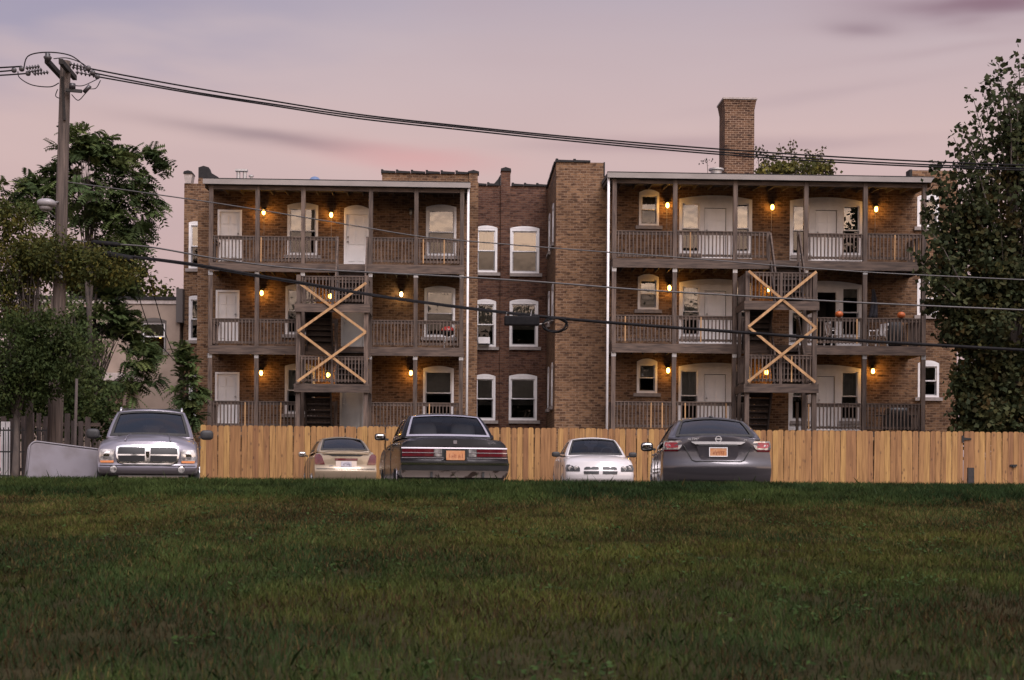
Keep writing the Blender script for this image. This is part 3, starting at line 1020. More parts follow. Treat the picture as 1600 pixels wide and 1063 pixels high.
# ------------------------------------------------------------------ porch lights
cap_me = MB().lathe([(.02, .19), (.075, .18), (.085, .10), (.075, .085), (.06, .08)], 12).mesh('lamp_cap', BLACK, True)
arm_me = MB().bar((0, 0, .14), (0, .14, .14), .05, .05).box(-.06, .06, .12, .145, .05, .22).mesh('wall_bracket', BLACK)
bulb_me = MB().lathe([(.035, .08), (.05, .06), (.062, .0), (.055, -.06), (.02, -.095)], 12).mesh('bulb', BULB, True)
bulbw_me = MB().lathe([(.035, .08), (.05, .06), (.062, .0), (.055, -.06), (.02, -.095)], 12).mesh('bulb', BULBW, True)
bulbo_me = MB().lathe([(.035, .08), (.05, .06), (.062, .0), (.055, -.06), (.02, -.095)], 12).mesh('bulb', mat('unlit_glass', (.25, .24, .22), rough=.2), True)
cond_me = MB().box(-.009, .009, .125, .14, -.85, .05).mesh('conduit', SILL)
LAMPS = [
    (412, 332, 'L', 'y', 'lit amber porch light left of the tall window, top floor of left block'),
    (517.5, 336, 'L', 'y', 'lit amber porch light beside the white door, top floor of left block'),
    (642, 333, 'L', 'o', 'unlit porch light on top floor of left block, behind a post'),
    (409, 458, 'L', 'y', 'lit amber porch light by the post, middle floor of left block, left end'),
    (515.6, 463, 'L', 'y', 'lit amber porch light behind the upper cross brace of left stair tower'),
    (627, 460, 'L', 'w', 'pale yellow porch light above the red grill deck, middle floor of left block'),
    (408, 583, 'L', 'y', 'lit amber porch light by the post, lowest floor of left block, left end'),
    (513, 586, 'L', 'y', 'lit amber porch light behind the lower cross brace of left stair tower'),
    (642, 583, 'L', 'y', 'amber porch light hidden by a post, lowest floor of left block, right end'),
    (1043, 321, 'R', 'y', 'lit amber porch light beside the small window, top floor of right block'),
    (1206.8, 324, 'R', 'y', 'lit amber porch light between the two arched bays, top floor of right block'),
    (1369, 327, 'R', 'y', 'lit amber porch light by the right tree, top floor of right block'),
    (1046, 450, 'R', 'y', 'lit amber porch light beside the small window, middle floor of right block'),
    (1200.5, 452, 'R', 'y', 'lit amber porch light behind the upper cross brace of right stair tower'),
    (1044, 579, 'R', 'y', 'lit amber porch light beside the small window, lowest floor of right block'),
    (1197.5, 582, 'R', 'y', 'lit amber porch light behind the lower cross brace of right stair tower'),
    (1364, 580, 'R', 'y', 'lit amber porch light on lowest floor of right block, nearest the right tree'),
]
for px, py, side, st, lab in LAMPS:
    v = (vLW if side == 'L' else vRW) - .145
    u_, w_ = bl(px, py, v)
    p = BO + UD * u_ + VD * v + Vector((0, 0, w_))
    o = tag(empty('porch_light', p, PSI), lab, 'light', 'porch lights on the brick walls')
    place(cap_me, 'lamp_cap', o); place(arm_me, 'wall_bracket', o)
    place({'y': bulb_me, 'w': bulbw_me, 'o': bulbo_me}[st], 'bulb', o)
    if 'top floor' in lab:
        place(cond_me, 'conduit', o)
    if st != 'o':
        ld_ = bpy.data.lights.new('porch_bulb', 'POINT')
        ld_.energy = (random.uniform(10, 21) if st == 'y' else 11.0)
        ld_.color = (1.0, .46, .085) if st == 'y' else (1.0, .72, .36)
        ld_.shadow_soft_size = .06
        lo = bpy.data.objects.new('porch_bulb', ld_); COL.objects.link(lo); lo.parent = o; lo.location = (0, -.085, -.02)

# ------------------------------------------------------------------ things standing on the decks


def on_deck(px, py, v):
    u_, w_ = bl(px, py, v)
    return BO + UD * u_ + VD * v + Vector((0, 0, w_))


RED = mat('red_enamel', (.30, .03, .025), rough=.3)
g = on_deck(699.5, 530, vL0 + .9); g.z = lvL['deck'][1]
o = tag(empty('kettle_grill', g, 0), 'red kettle barbecue grill on middle deck of left block', 'grill')
MB().lathe([(.06, .50), (.19, .56), (.25, .66), (.26, .70)], 16).build('bowl', BLACK, o, smooth=True)
MB().lathe([(.265, .70), (.26, .74), (.19, .84), (.05, .89)], 16).build('lid', RED, o, smooth=True)
MB().bar((-.06, 0, .91), (.06, 0, .91), .03, .03).build('lid_handle', BLACK, o)
for a in (0, 2.1, 4.2):
    q = MB(); q.tube([(.12 * math.cos(a), .12 * math.sin(a), .56), (.27 * math.cos(a), .27 * math.sin(a), 0)], .013, 6); q.build('leg', ALU, o)

PLASTIC = mat('white_plastic', (.66, .64, .64), rough=.4)


def plastic_chair(p, rz, label):
    o = tag(empty('plastic_chair', p, rz), label, 'chair', 'white plastic chairs on the deck')
    MB().box(-.22, .22, -.22, .22, .40, .43).build('seat', PLASTIC, o)
    q = MB()
    for x in (-.16, -.055, .055, .16):
        q.bar((x, .21, .43), (x, .29, .80), .07, .018)
    q.bar((-.22, .295, .83), (.22, .295, .83), .03, .09)
    q.build('backrest', PLASTIC, o)
    for sx in (-1, 1):
        MB().bar((sx * .25, -.22, .62), (sx * .25, .26, .64), .05, .03).build('armrest', PLASTIC, o)
        for sy in (-1, 1):
            MB().bar((sx * .21, sy * .21, .42), (sx * .26, sy * .26, 0), .05, .04).build('leg', PLASTIC, o)
        MB().bar((sx * .25, -.2, .62), (sx * .23, -.2, .42), .04, .04).build('arm_post', PLASTIC, o)


for px, rz, lb in ((1303, 1.9, 'white plastic chair facing sideways near the open door, middle deck of right block'),
                   (1371, -1.2, 'white plastic chair beside the covered black grill, middle deck of right block')):
    p = on_deck(px, 530, vR0 + .5); p.z = lvR['deck'][1]
    plastic_chair(p, rz, lb)
p = on_deck(1397, 530, vR0 + .7); p.z = lvR['deck'][1]
o = MB().blob((0, 0, .5), (.30, .25, .50), .55, 16, 10).build('covered_grill', mat('black_cover', (.014, .013, .014), (.03, .028, .028), 7, .7, bump=.4), None, smooth=True)
o.location = p; tag(o, 'rounded grill under a black cover beside white chair, middle right deck', 'grill')
p = on_deck(1401, 665, vR0 + .6); p.z = lvR['deck'][0]
o = tag(empty('gas_grill', p, PSI), 'wide black gas grill behind lowest railing of right block', 'grill')
MB().box(-.48, .48, -.25, .25, .1, .62).build('cabinet', BLACK, o)
MB().blob((0, 0, .66), (.42, .27, .26), .5).build('lid', BLACK, o, smooth=True)
for sx in (-1, 1):
    MB().box(sx * .49 if sx > 0 else -.72, .72 if sx > 0 else -.49, -.2, .2, .58, .62).build('side_shelf', BLACK, o)
    MB().box(sx * .4 - .03, sx * .4 + .03, -.2, .2, 0, .1).build('foot', RUBBER, o)
PUMP = mat('pumpkin_skin', (.42, .10, .02), (.33, .07, .015), 5, .5)


def pumpkin(px, py, lab):
    p = on_deck(px, py, vR0)
    m = MB(); nu, nvp = 24, 8
    for j in range(nvp + 1):
        ph = -math.pi / 2 + math.pi * j / nvp
        for i in range(nu):
            th = 2 * math.pi * i / nu
            r = .15 * (1 - .10 * abs(math.cos(4 * th))) * math.cos(ph) ** .8
            m.v.append((r * math.cos(th), r * math.sin(th), .115 + .115 * math.sin(ph)))
    for j in range(nvp):
        for i in range(nu):
            i2 = (i + 1) % nu
            m.f.append((j * nu + i, j * nu + i2, (j + 1) * nu + i2, (j + 1) * nu + i))
    o = m.build('pumpkin', PUMP, None, smooth=True)
    p.z = lvR['deck'][1] + 1.005
    o.location = p
    tag(o, lab, 'pumpkin', 'pumpkins on the railing')
    MB().tube([(0, 0, .21), (.01, 0, .25), (.03, 0, .28)], [.025, .018, .02], 6).build('stem', BARK, o)


pumpkin(1311, 492, 'orange pumpkin on railing in front of the arched bay window')
pumpkin(1408, 494, 'orange pumpkin on railing above the covered grill, nearer the right tree')
# dark cloth hanging from the post
p0 = on_deck(1364, 452, vR0 + .9)
m = MB(); nx_, nz_ = 9, 8
for j in range(nz_ + 1):
    for i in range(nx_ + 1):
        t = i / nx_; s = j / nz_
        wd = .10 + .30 * s * (1 - .25 * s)
        m.v.append(((t - .5) * wd + .05 * math.sin(3 * s), .05 * math.sin(t * 14 + s * 2) * s, -1.05 * s))
for j in range(nz_):
    for i in range(nx_):
        a = j * (nx_ + 1) + i
        m.f.append((a, a + 1, a + nx_ + 2, a + nx_ + 1))
o = m.build('hanging_cloth', mat('dark_cloth', (.02, .02, .028), (.035, .034, .04), 6, .9), None, smooth=True)
o.location = p0
sol = o.modifiers.new('thick', 'SOLIDIFY'); sol.thickness = .015
MB().tube([(0, 0, 0), (0, 0, lvR['deck'][2] - .05 - p0.z)], .006, 5).build('cord', BLACK, o)
tag(o, 'dark cloth hanging behind the post, middle deck of right block', 'cloth')

# ------------------------------------------------------------------ cars


def paint(name, c, metal=.35, rough=.35, c2=None, coat=.7):
    return mat(name, c, c2 or tuple(x * .88 for x in c), 1.5, rough, metal, coat=coat)


SP_T = [0, .05, .14, .34, .55, .75, .88, .95, 1.0]
SP_X = [.93, .965, .985, 1.0, 1.0, .985, .965, .935, .89]
KS = [1.0, .93, .8, .6, .3, 0.0]


class Car:
    """coordinates: x right, y forward, z up, origin on the ground under the middle of the car"""

    def __init__(self, name, label, spec, pos, rz, body):
        self.s = spec
        self.root = tag(empty(name, pos, rz), label, 'car')
        self.body = body
        st = spec['st']
        Y = np.array([a[0] for a in st], float)
        ys_ = np.linspace(Y[0], Y[-1], 46)
        cols = [np.interp(ys_, Y, [a[k] for a in st]) for k in (1, 2, 3, 4)]
        ker = np.array([.25, .5, .25])
        for i in range(4):
            c = cols[i].copy()
            for _ in range(2):
                c[1:-1] = np.convolve(c, ker, 'valid')
            cols[i] = c
        self.ys = ys_
        self.w, self.zb, self.zs, self.zt = cols
        self.build_body()

    def end(self, e):
        return (0 if e == 'r' else -1), (-1 if e == 'r' else 1)

    def cap_y(self, e, x, z):
        i, d = self.end(e)
        zb, zs, w = self.zb[i], self.zs[i], self.w[i]
        t = min(1, max(0, (z - zb) / (zs - zb)))
        k = min(1.0, abs(x) / (w * np.interp(t, SP_T, SP_X)))
        pr = np.interp(t, *zip(*self.s['prof_' + e]))
        pl, pw = self.s['plan_' + e]
        return self.ys[i] + d * (pr - pl * k ** pw)

    def build_body(self):
        ns = len(self.ys)
        ts = list(np.linspace(0, 1, 15))
        nt_ = len(ts)
        half = nt_ + len(KS) - 1
        M = 2 * half - 1 + 1
        m = MB()
        ringlen = None
        for i, y in enumerate(self.ys):
            w, zb, zs, zt = self.w[i], self.zb[i], self.zs[i], self.zt[i]
            pts = []
            for t in ts:
                x = w * np.interp(t, SP_T, SP_X)
                pts.append((x, zb + t * (zs - zb), t, 1.0))
            for k in KS[1:]:
                pts.append((k * w * SP_X[-1], zs + (zt - zs) * (1 - k ** 2.5), 1.0, k))
            full = [(0.0, zb, 0.0, 0.0)] + pts + [(-a, b, t, k) for a, b, t, k in reversed(pts[:-1])]
            ringlen = len(full)
            for x, z, t, k in full:
                yy = y
                for e in 'rf':
                    ie, d = self.end(e)
                    wt = max(0.0, 1 - abs(y - self.ys[ie]) / .75) ** 1.5
                    if wt > 0:
                        pr = np.interp(t, *zip(*self.s['prof_' + e]))
                        pl, pw = self.s['plan_' + e]
                        yy += d * wt * (pr - pl * abs(k) ** pw)
                m.v.append((x, yy, z))
        for i in range(ns - 1):
            for j in range(ringlen):
                j2 = (j + 1) % ringlen
                a, b = i * ringlen, (i + 1) * ringlen
                m.f.append((a + j, b + j, b + j2, a + j2))
        # rounded ends
        kk = KS + [-k for k in reversed(KS[:-1])]
        for e in 'rf':
            i, d = self.end(e)
            w, zb, zs, zt = self.w[i], self.zb[i], self.zs[i], self.zt[i]
            o = len(m.v)
            for t in ts:
                xj = w * np.interp(t, SP_T, SP_X)
                for k in kk:
                    z = zb + t * (zs - zb) + t ** 6 * (zt - zs) * (1 - abs(k) ** 2.5)
                    pr = np.interp(t, *zip(*self.s['prof_' + e]))
                    pl, pw = self.s['plan_' + e]
                    m.v.append((k * xj, self.ys[i] + d * (pr - pl * abs(k) ** pw), z))
            nk = len(kk)
            for r in range(nt_ - 1):
                for c in range(nk - 1):
                    a = o + r * nk + c
                    f = (a, a + 1, a + nk + 1, a + nk)
                    m.f.append(f if d > 0 else tuple(reversed(f)))
        b = m.build('body', self.body, self.root, smooth=True, fix=True, sharp=38)
        self.bodyobj = b

    def cap(self, name, e, rows, mtl, off=.008, nx=10, parent=None, mirror=False, depth=.03):
        """conforming plate on the front or rear: rows of (z, x0, x1) from bottom to top"""
        out = []
        i, d = self.end(e)
        for sgn in ((1, -1) if mirror else (1,)):
            m = MB()
            nr = len(rows)
            for layer, oo in ((0, off), (1, off - depth)):
                for z, x0, x1 in rows:
                    for c in range(nx + 1):
                        x = (x0 + (x1 - x0) * c / nx) * sgn
                        m.v.append((x, self.cap_y(e, x, z) + d * oo, z))
            n1 = nx + 1
            for r in range(nr - 1):
                for c in range(nx):
                    a = r * n1 + c
                    m.f.append((a, a + 1, a + n1 + 1, a + n1))
            loop = [c for c in range(n1)] + [r * n1 + nx for r in range(1, nr)] + [(nr - 1) * n1 + c for c in range(nx - 1, -1, -1)] + [r * n1 for r in range(nr - 2, 0, -1)]
            k = nr * n1
            for a, b in zip(loop, loop[1:] + loop[:1]):
                m.f.append((b, a, a + k, b + k))
            o = m.build(name, mtl, parent or self.root, fix=True)
            me = o.data
            me.polygons.foreach_set('use_smooth', [True] * len(me.polygons)); me.set_sharp_from_angle(angle=R(40))
            out.append(o)
        return out

    def box_on(self, name, e, x0, x1, z0, z1, mtl, th=.02, off=0.0, parent=None):
        xm, zm = (x0 + x1) / 2, (z0 + z1) / 2
        i, d = self.end(e)
        y = self.cap_y(e, xm, zm) + d * off
        m = MB(); m.box(x0, x1, min(y, y + d * th), max(y, y + d * th), z0, z1)
        return m.build(name, mtl, parent or self.root)

    def disc_on(self, name, e, x, z, r, mtl, th=.02, off=0.0, parent=None, ring=None):
        i, d = self.end(e)
        y = self.cap_y(e, x, z) + d * off
        m = MB()
        if ring:
            prof = [(r - ring, 0), (r - ring, d * th), (r, d * th), (r, 0), (r - ring, 0)]
            seg = 20
            for rr, h in prof[:-1]:
                for k in range(seg):
                    a = 2 * math.pi * k / seg
                    m.v.append((x + rr * math.cos(a), y + h, z + rr * math.sin(a)))
            for q in range(4):
                for k in range(seg):
                    k2 = (k + 1) % seg
                    m.f.append((q * seg + k, q * seg + k2, ((q + 1) % 4) * seg + k2, ((q + 1) % 4) * seg + k))
        else:
            m.lathe([(r, 0), (r, d * th * .7), (r * .8, d * th)], 18, (x, y, z), 'y')
        o = m.build(name, mtl, parent or self.root, fix=True, smooth=True, sharp=40)
        return o

    def text_on(self, e, body, x, z, size, mtl, off=.012):
        i, d = self.end(e)
        cu = bpy.data.curves.new('lettering', 'FONT')
        cu.body = body; cu.size = size; cu.extrude = .004
        cu.align_x = 'CENTER'; cu.align_y = 'CENTER'
        tmp = bpy.data.objects.new('lettering', cu)
        COL.objects.link(tmp)
        bpy.context.view_layer.update()
        me = bpy.data.meshes.new_from_object(tmp.evaluated_get(bpy.context.evaluated_depsgraph_get()))
        bpy.data.objects.remove(tmp)
        me.materials.clear(); me.materials.append(mtl)
        o = place(me, 'lettering', self.root, (x, self.cap_y(e, x, z) + d * off, z), (R(90), 0, 0 if d < 0 else R(180)))
        return o

    # ---- greenhouse
    def cabin(self, g, seal=None, trimw=.035, tint=None):
        """g: rear base, rear top, front top, front base (y, z, half width) and crown"""
        (yrb, zrb, wrb), (yrt, zrt, wrt), (yft, zft, wft), (yfb, zfb, wfb) = g['pts']
        bR, bF, cr = g.get('bulge_r', .12), g.get('bulge_f', .18), g.get('crown', .045)
        q = lambda u: 4 * u * (1 - u)
        V3 = lambda *a: np.array(a, float)
        rb = lambda u: V3((2 * u - 1) * wrb, yrb - bR * q(u), zrb + .01 * q(u))
        rt = lambda u: V3((2 * u - 1) * wrt, yrt - bR * .6 * q(u), zrt + cr * q(u))
        ft = lambda u: V3((2 * u - 1) * wft, yft + bF * .5 * q(u), zft + cr * q(u))
        fb = lambda u: V3((2 * u - 1) * wfb, yfb + bF * q(u), zfb + .01 * q(u))
        mid = g.get('roofmid', .02)

        def ruled(A, B, bul):
            def S(u, v):
                p = A(u) * (1 - v) + B(u) * v
                return p + np.array(bul) * (4 * v * (1 - v))
            return S
        sides = []
        for sg in (-1, 1):
            A = (lambda sg: lambda u: (lambda a, b: V3(sg * (a[2] + (b[2] - a[2]) * u + g.get('belt_out', .05) * 4 * u * (1 - u)), a[0] + (b[0] - a[0]) * u, a[1] + (b[1] - a[1]) * u))((yrb, zrb, wrb), (yfb, zfb, wfb)))(sg)
            B = (lambda sg: lambda u: (lambda a, b: V3(sg * (a[2] + (b[2] - a[2]) * u), a[0] + (b[0] - a[0]) * u, a[1] + (b[1] - a[1]) * u))((yrt, zrt, wrt), (yft, zft, wft)))(sg)
            sides.append(ruled(A, B, (sg * .02, 0, 0)))
        surf = [('rear', ruled(rb, rt, (0, -.02, .03)), g['wr'], False), ('front', ruled(fb, ft, (0, .02, .03)), g['wf'], True),
                ('left', sides[0], g['ws'], True), ('right', sides[1], g['ws'], False), ('roof', ruled(rt, ft, (0, 0, mid)), [], False)]

        def grid(S, us, vs_, skip, off=0.0, flip=False):
            m = MB()
            e = 1e-3
            for v in vs_:
                for u in us:
                    p = S(u, v)
                    if off:
                        n = np.cross(S(u + e, v) - S(u - e, v), S(u, v + e) - S(u, v - e))
                        n = n / (np.linalg.norm(n) + 1e-12) * (-1 if flip else 1)
                        p = p + n * off
                    m.v.append(tuple(p))
            nu = len(us)
            for j in range(len(vs_) - 1):
                for i in range(nu - 1):
                    um, vm = (us[i] + us[i + 1]) / 2, (vs_[j] + vs_[j + 1]) / 2
                    if any(a < um < b and c < vm < d for a, b, c, d in skip):
                        continue
                    f = (j * nu + i, j * nu + i + 1, (j + 1) * nu + i + 1, (j + 1) * nu + i)
                    m.f.append(tuple(reversed(f)) if flip else f)
            return m
        shell = MB()
        for nm, S, wins, flip in surf:
            us = sorted({*np.linspace(0, 1, 13), *[c for w in wins for c in w[:2]]})
            vs_ = sorted({*np.linspace(0, 1, 7), *[c for w in wins for c in w[2:]]})
            mm = grid(S, us, vs_, wins, 0, flip)
            shell.add(mm.v, mm.f)
        so = shell.build('roof', self.body, self.root, smooth=True, fix=True, sharp=50)
        sol = so.modifiers.new('thick', 'SOLIDIFY'); sol.thickness = .03; sol.offset = -1
        for nm, S, wins, flip in surf:
            for a, b, c, d in wins:
                us = list(np.linspace(a, b, 9)); vs_ = list(np.linspace(c, d, 6))
                nmn = {'rear': 'rear_window', 'front': 'windshield'}.get(nm, 'side_window')
                o = grid(S, us, vs_, [], -.006, flip).build(nmn, tint or CARGLASS, self.root, smooth=True)
                tu, tv = trimw * (1.0 if nm in ('rear', 'front') else .5), trimw * (2.4 if nm in ('rear', 'front') else 2.2)
                us2 = sorted({*np.linspace(a, b, 9), a + tu, b - tu}); vs2 = sorted({*np.linspace(c, d, 6), c + tv, d - tv})
                grid(S, us2, vs2, [(a + tu, b - tu, c + tv, d - tv)], .006, flip).build('window_trim', (seal or {}).get(nm, RUBBER), o, smooth=True)
        # interior
        zi = min(zrb, zfb) - .06
        MB().box(-wrb * .9, wrb * .9, yrb + .15, yfb - .15, zi, zi + .03).build('cabin_floor', ROOM, self.root)
        SEAT = MATS.get('seat_cloth') or mat('seat_cloth', (.05, .048, .05), (.035, .033, .035), 6, .9)
        for yy in ((yft - .28), (yrt + .12)):
            for sx in (-1, 1):
                o = MB().blob((sx * wrt * .55, yy, zi + .14), (.22, .09, .24), .5).build('seat', SEAT, self.root, smooth=True)
                MB().blob((sx * wrt * .55, yy - .01, zi + .44), (.12, .06, .08), .5).build('headrest', SEAT, o, smooth=True)
        if g.get('wheel', True):
            m = MB()
            c0 = Vector((-wft * .6, yfb - .42, zi + .14))
            pts = [c0 + Vector((.18 * math.cos(a), -.06 * math.sin(a), .17 * math.sin(a))) for a in np.linspace(0, 2 * math.pi, 21)]
            m.tube(pts, .016, 6, cap=False)
            m.build('steering_wheel', BLACK, self.root, smooth=True)
        o = MB().blob((0, yft + .18, zft - .08), (.12, .03, .035), .5).build('rear_view_mirror', BLACK, self.root, smooth=True)

    def wheels(self, r, ys_, xo, rimmat, wdt=.2, arch=None):
        t = MB()
        t.lathe([(r * .62, -wdt / 2), (r * .93, -wdt / 2), (r, -wdt * .35), (r, wdt * .35), (r * .93, wdt / 2), (r * .62, wdt / 2), (r * .62, -wdt / 2)], 24, axis='x')
        tm = t.mesh('wheel', RUBBER, True); tm.set_sharp_from_angle(angle=R(35))
        rm = MB(); rm.lathe([(r * .615, -.03), (r * .615, .06), (r * .5, .05), (r * .2, .02), (r * .1, .05)], 20, axis='x')
        for k in range(5):
            a = 2 * math.pi * k / 5
            rm.bar((.05, math.cos(a) * r * .1, math.sin(a) * r * .1), (.06, math.cos(a) * r * .58, math.sin(a) * r * .58), r * .16, .03, up=(1, 0, 0))
        rme = rm.mesh('rim', rimmat, True); rme.set_sharp_from_angle(angle=R(35))
        am = MB()
        ra = r * 1.17
        n = 16
        am.prism([(ra * math.cos(math.pi * (-.12 + 1.24 * k / n)), ra * math.sin(math.pi * (-.12 + 1.24 * k / n))) for k in range(n + 1)], -.10, .012)
        ame = am.mesh('wheel_arch', RUBBER)
        lip = MB(); lip.tube([(ra * math.cos(math.pi * (-.1 + 1.2 * k / n)), 0.014, ra * math.sin(math.pi * (-.1 + 1.2 * k / n))) for k in range(n + 1)], .008, 6)
        lme = lip.mesh('arch_trim', arch or RUBBER, True)
        for sx in (-1, 1):
            for yy in ys_:
                i = int(np.argmin(abs(self.ys - yy)))
                xw = self.w[i]
                place(ame, 'wheel_arch', self.root, (sx * (xw * .972), yy, r), (0, 0, -sx * math.pi / 2))
                place(lme, 'arch_trim', self.root, (sx * (xw * .972), yy, r), (0, 0, -sx * math.pi / 2))
                w = place(tm, 'wheel', self.root, (sx * (xw * .965 - wdt / 2 + .02), yy, r), (0, 0, 0 if sx > 0 else math.pi))
                place(rme, 'rim', w, (wdt * .25, 0, 0))

    def mirrors(self, y, z, mtl, size=(.10, .06, .075), x=None):
        i = int(np.argmin(abs(self.ys - y)))
        x = x or self.w[i] + .10
        for sx in (-1, 1):
            o = MB().blob((sx * x, y, z), size, .6).build('mirror', mtl, self.root, smooth=True)
            MB().bar((sx * (x - .16), y + .02, z - .05), (sx * (x - .04), y + .01, z - .03), .05, .04).build('mirror_arm', RUBBER, o)
            MB().blob((sx * x, y - size[1] * .75, z), (size[0] * .8, size[1] * .35, size[2] * .75), .5).build('mirror_glass', CHROME, o, smooth=True)

    def handles(self, spots, z):
        for sx in (-1, 1):
            for yy in spots:
                i = int(np.argmin(abs(self.ys - yy)))
                MB().blob((sx * (self.w[i] + .012), yy, z), (.018, .09, .016), .6).build('door_handle', self.body, self.root, smooth=True)

    def seams(self, ys_, z0, z1):
        for sx in (-1, 1):
            for yy in ys_:
                i = int(np.argmin(abs(self.ys - yy)))
                m = MB(); m.box(sx * self.w[i] - .006, sx * self.w[i] + .0035, yy - .005, yy + .005, z0, z1)
                m.build('door_seam', RUBBER, self.root)

    def plate(self, e, x, z, w, h, face, ink, frame=None, off=.012):
        i, d = self.end(e)
        y = self.cap_y(e, x, z) + d * off
        m = MB(); m.box(x - w / 2, x + w / 2, y - .006, y + .006, z - h / 2, z + h / 2)
        o = m.build('licence_plate', face, self.root)
        f = y + d * .0075
        rs = random.Random(int(abs(x) * 1000 + z * 100))
        t = MB()
        # worn, unreadable characters
        cx_ = x - w * .36
        for k in range(7):
            for _ in range(3):
                a = cx_ + rs.uniform(0, .03) * w / .3
                zz = z + rs.uniform(-.25, .12) * h
                if rs.random() < .6:
                    t.box(a, a + .006, f - .001, f + .001, zz - .03 * h / .15, zz + .03 * h / .15)
                else:
                    t.box(a, a + .022, f - .001, f + .001, zz - .003, zz + .003)
            cx_ += w * .105
        t.build('plate_marks', ink, o)
        if frame is not None:
            t = MB(); b = .014
            y0, y1 = y - .01, y + .01
            t.box(x - w / 2 - b, x + w / 2 + b, y0, y1, z + h / 2, z + h / 2 + b).box(x - w / 2 - b, x + w / 2 + b, y0, y1, z - h / 2 - b, z - h / 2)
            t.box(x - w / 2 - b, x - w / 2, y0, y1, z - h / 2, z + h / 2).box(x + w / 2, x + w / 2 + b, y0, y1, z - h / 2, z + h / 2)
            t.build('plate_frame', frame, o)


def end_at(px, Yend, rz, half, e):
    """car centre so that the middle of its front or rear end shows at px, Yend away"""
    p = at(px, 745, Yend)
    d = 1 if e == 'f' else -1
    return Vector((p.x + math.sin(rz) * half * d, Yend - math.cos(rz) * half * d, 0))


LENS_RED = mat('red_lens', (.22, .012, .014), (.16, .008, .01), 8, .12, coat=.5)
LENS_DKRED = mat('dark_red_lens', (.085, .008, .012), (.06, .006, .01), 8, .12, coat=.5)
LENS_CLEAR = mat('clear_lens', (.62, .59, .57), (.14, .13, .13), 11, .1, metal=.5, coat=1.0)
BRIGHT = mat('bright_chrome', (.86, .84, .84), rough=.18, metal=.55)
LENS_AMBER = mat('amber_lens', (.62, .24, .10), rough=.15, coat=.5)
PLATE_O = mat('plate_orange', (.42, .17, .065), (.48, .25, .13), 9, .5)
PLATE_W = mat('plate_white', (.42, .40, .43), (.34, .32, .36), 9, .5)
INK = mat('plate_ink', (.25, .07, .03), rough=.6)
INKB = mat('plate_ink_dark', (.12, .11, .14), rough=.6)
PLASTIC_BLK = mat('black_plastic', (.014, .014, .015), (.022, .021, .022), 9, .6)
MESHBLK = mat('grille_black', (.008, .008, .009), rough=.5)

# ---- grey modern sedan seen from behind
gp = end_at(1122, 23.15, R(-2.8), 2.43, 'r')
GREY = paint('gunmetal_paint', (.060, .055, .063), .5, .28)
c = Car('grey_sedan', 'dark grey modern sedan seen from behind, orange plate in white frame, parked by the fence', dict(
    st=[(-2.43, .885, .30, 1.0, 1.13), (-2.2, .905, .26, 1.02, 1.16), (-1.7, .915, .24, 1.02, 1.16), (-1.0, .915, .22, .99, 1.03), (.6, .915, .22, .96, 1.0),
        (1.2, .91, .22, .95, 1.02), (1.8, .90, .23, .88, .95), (2.2, .88, .25, .74, .82), (2.42, .82, .30, .62, .68)],
    prof_r=[(0, -.10), (.12, .0), (.3, .05), (.50, .06), (.62, .015), (.85, -.01), (.95, .015), (1, .0)], plan_r=(.26, 2.6),
    prof_f=[(0, 0), (.3, .05), (.7, .04), (1, -.06)], plan_f=(.3, 2.4)), gp, R(-2.8), GREY)
c.cabin(dict(pts=[(-1.80, 1.10, .76), (-.95, 1.43, .57), (.25, 1.44, .58), (1.20, .99, .80)], crown=.07,
             wr=[(.06, .94, .08, .93)], wf=[(.05, .95, .06, .94)], ws=[(.30, .55, .12, .88), (.58, .86, .12, .88)], bulge_r=.16))
c.wheels(.33, (-1.45, 1.33), 0, ALU)
c.mirrors(.72, 1.02, PLASTIC_BLK, (.115, .06, .085))
c.handles((-.75, .15), .86)
c.seams((-1.1, -.12, .95), .3, .95)
for x0, x1 in ((.58, .885),):
    c.cap('taillight', 'r', [(.90, .64, .87), (.95, .60, .88), (1.02, .57, .875), (1.06, .60, .86)], LENS_CLEAR, .012, 8, mirror=True)
    c.cap('brake_light', 'r', [(.945, .645, .82), (.99, .64, .86), (1.035, .66, .845)], LENS_RED, .018, 6, mirror=True)
    c.cap('reflector_strip', 'r', [(.885, .65, .86), (.915, .63, .875)], LENS_DKRED, .016, 6, mirror=True)
c.cap('chrome_bar', 'r', [(1.0, -.37, .37), (1.03, -.43, .43), (1.045, -.44, .44)], BRIGHT, .03, 16)
c.cap('bar_shadow', 'r', [(.975, -.30, .30), (.998, -.36, .36)], PLASTIC_BLK, .010, 14)
c.cap('plate_recess', 'r', [(.745, -.27, .27), (.80, -.31, .31), (.975, -.35, .35)], GREY, .004, 14)
for pts in (((.56, .985), (.42, .74)), ((.42, .74), (.36, .72)), ((-.56, .985), (-.42, .74)), ((-.42, .74), (-.36, .72)), ((-.36, .72), (.36, .72))):
    (xa, za), (xb, zb) = pts
    m = MB()
    n = 8
    m.tube([(xa + (xb - xa) * i / n, c.cap_y('r', xa + (xb - xa) * i / n, za + (zb - za) * i / n) - .002, za + (zb - za) * i / n) for i in range(n + 1)], .010, 6)
    m.build('boot_seam', RUBBER, c.root)
c.plate('r', .0, .875, .27, .125, PLATE_O, INK, WHITE, off=.02)
c.disc_on('badge_ring', 'r', 0, 1.085, .052, BRIGHT, .015, .004, ring=.012)
c.box_on('badge_bar', 'r', -.056, .056, 1.077, 1.094, BRIGHT, .016, .006)
c.text_on('r', 'ALTIMA', -.40, 1.085, .055, BRIGHT)
c.text_on('r', '2.5', .44, 1.075, .04, BRIGHT)
c.cap('lower_valance', 'r', [(.30, -.62, .62), (.36, -.70, .70), (.42, -.62, .62)], PLASTIC_BLK, .006, 14)
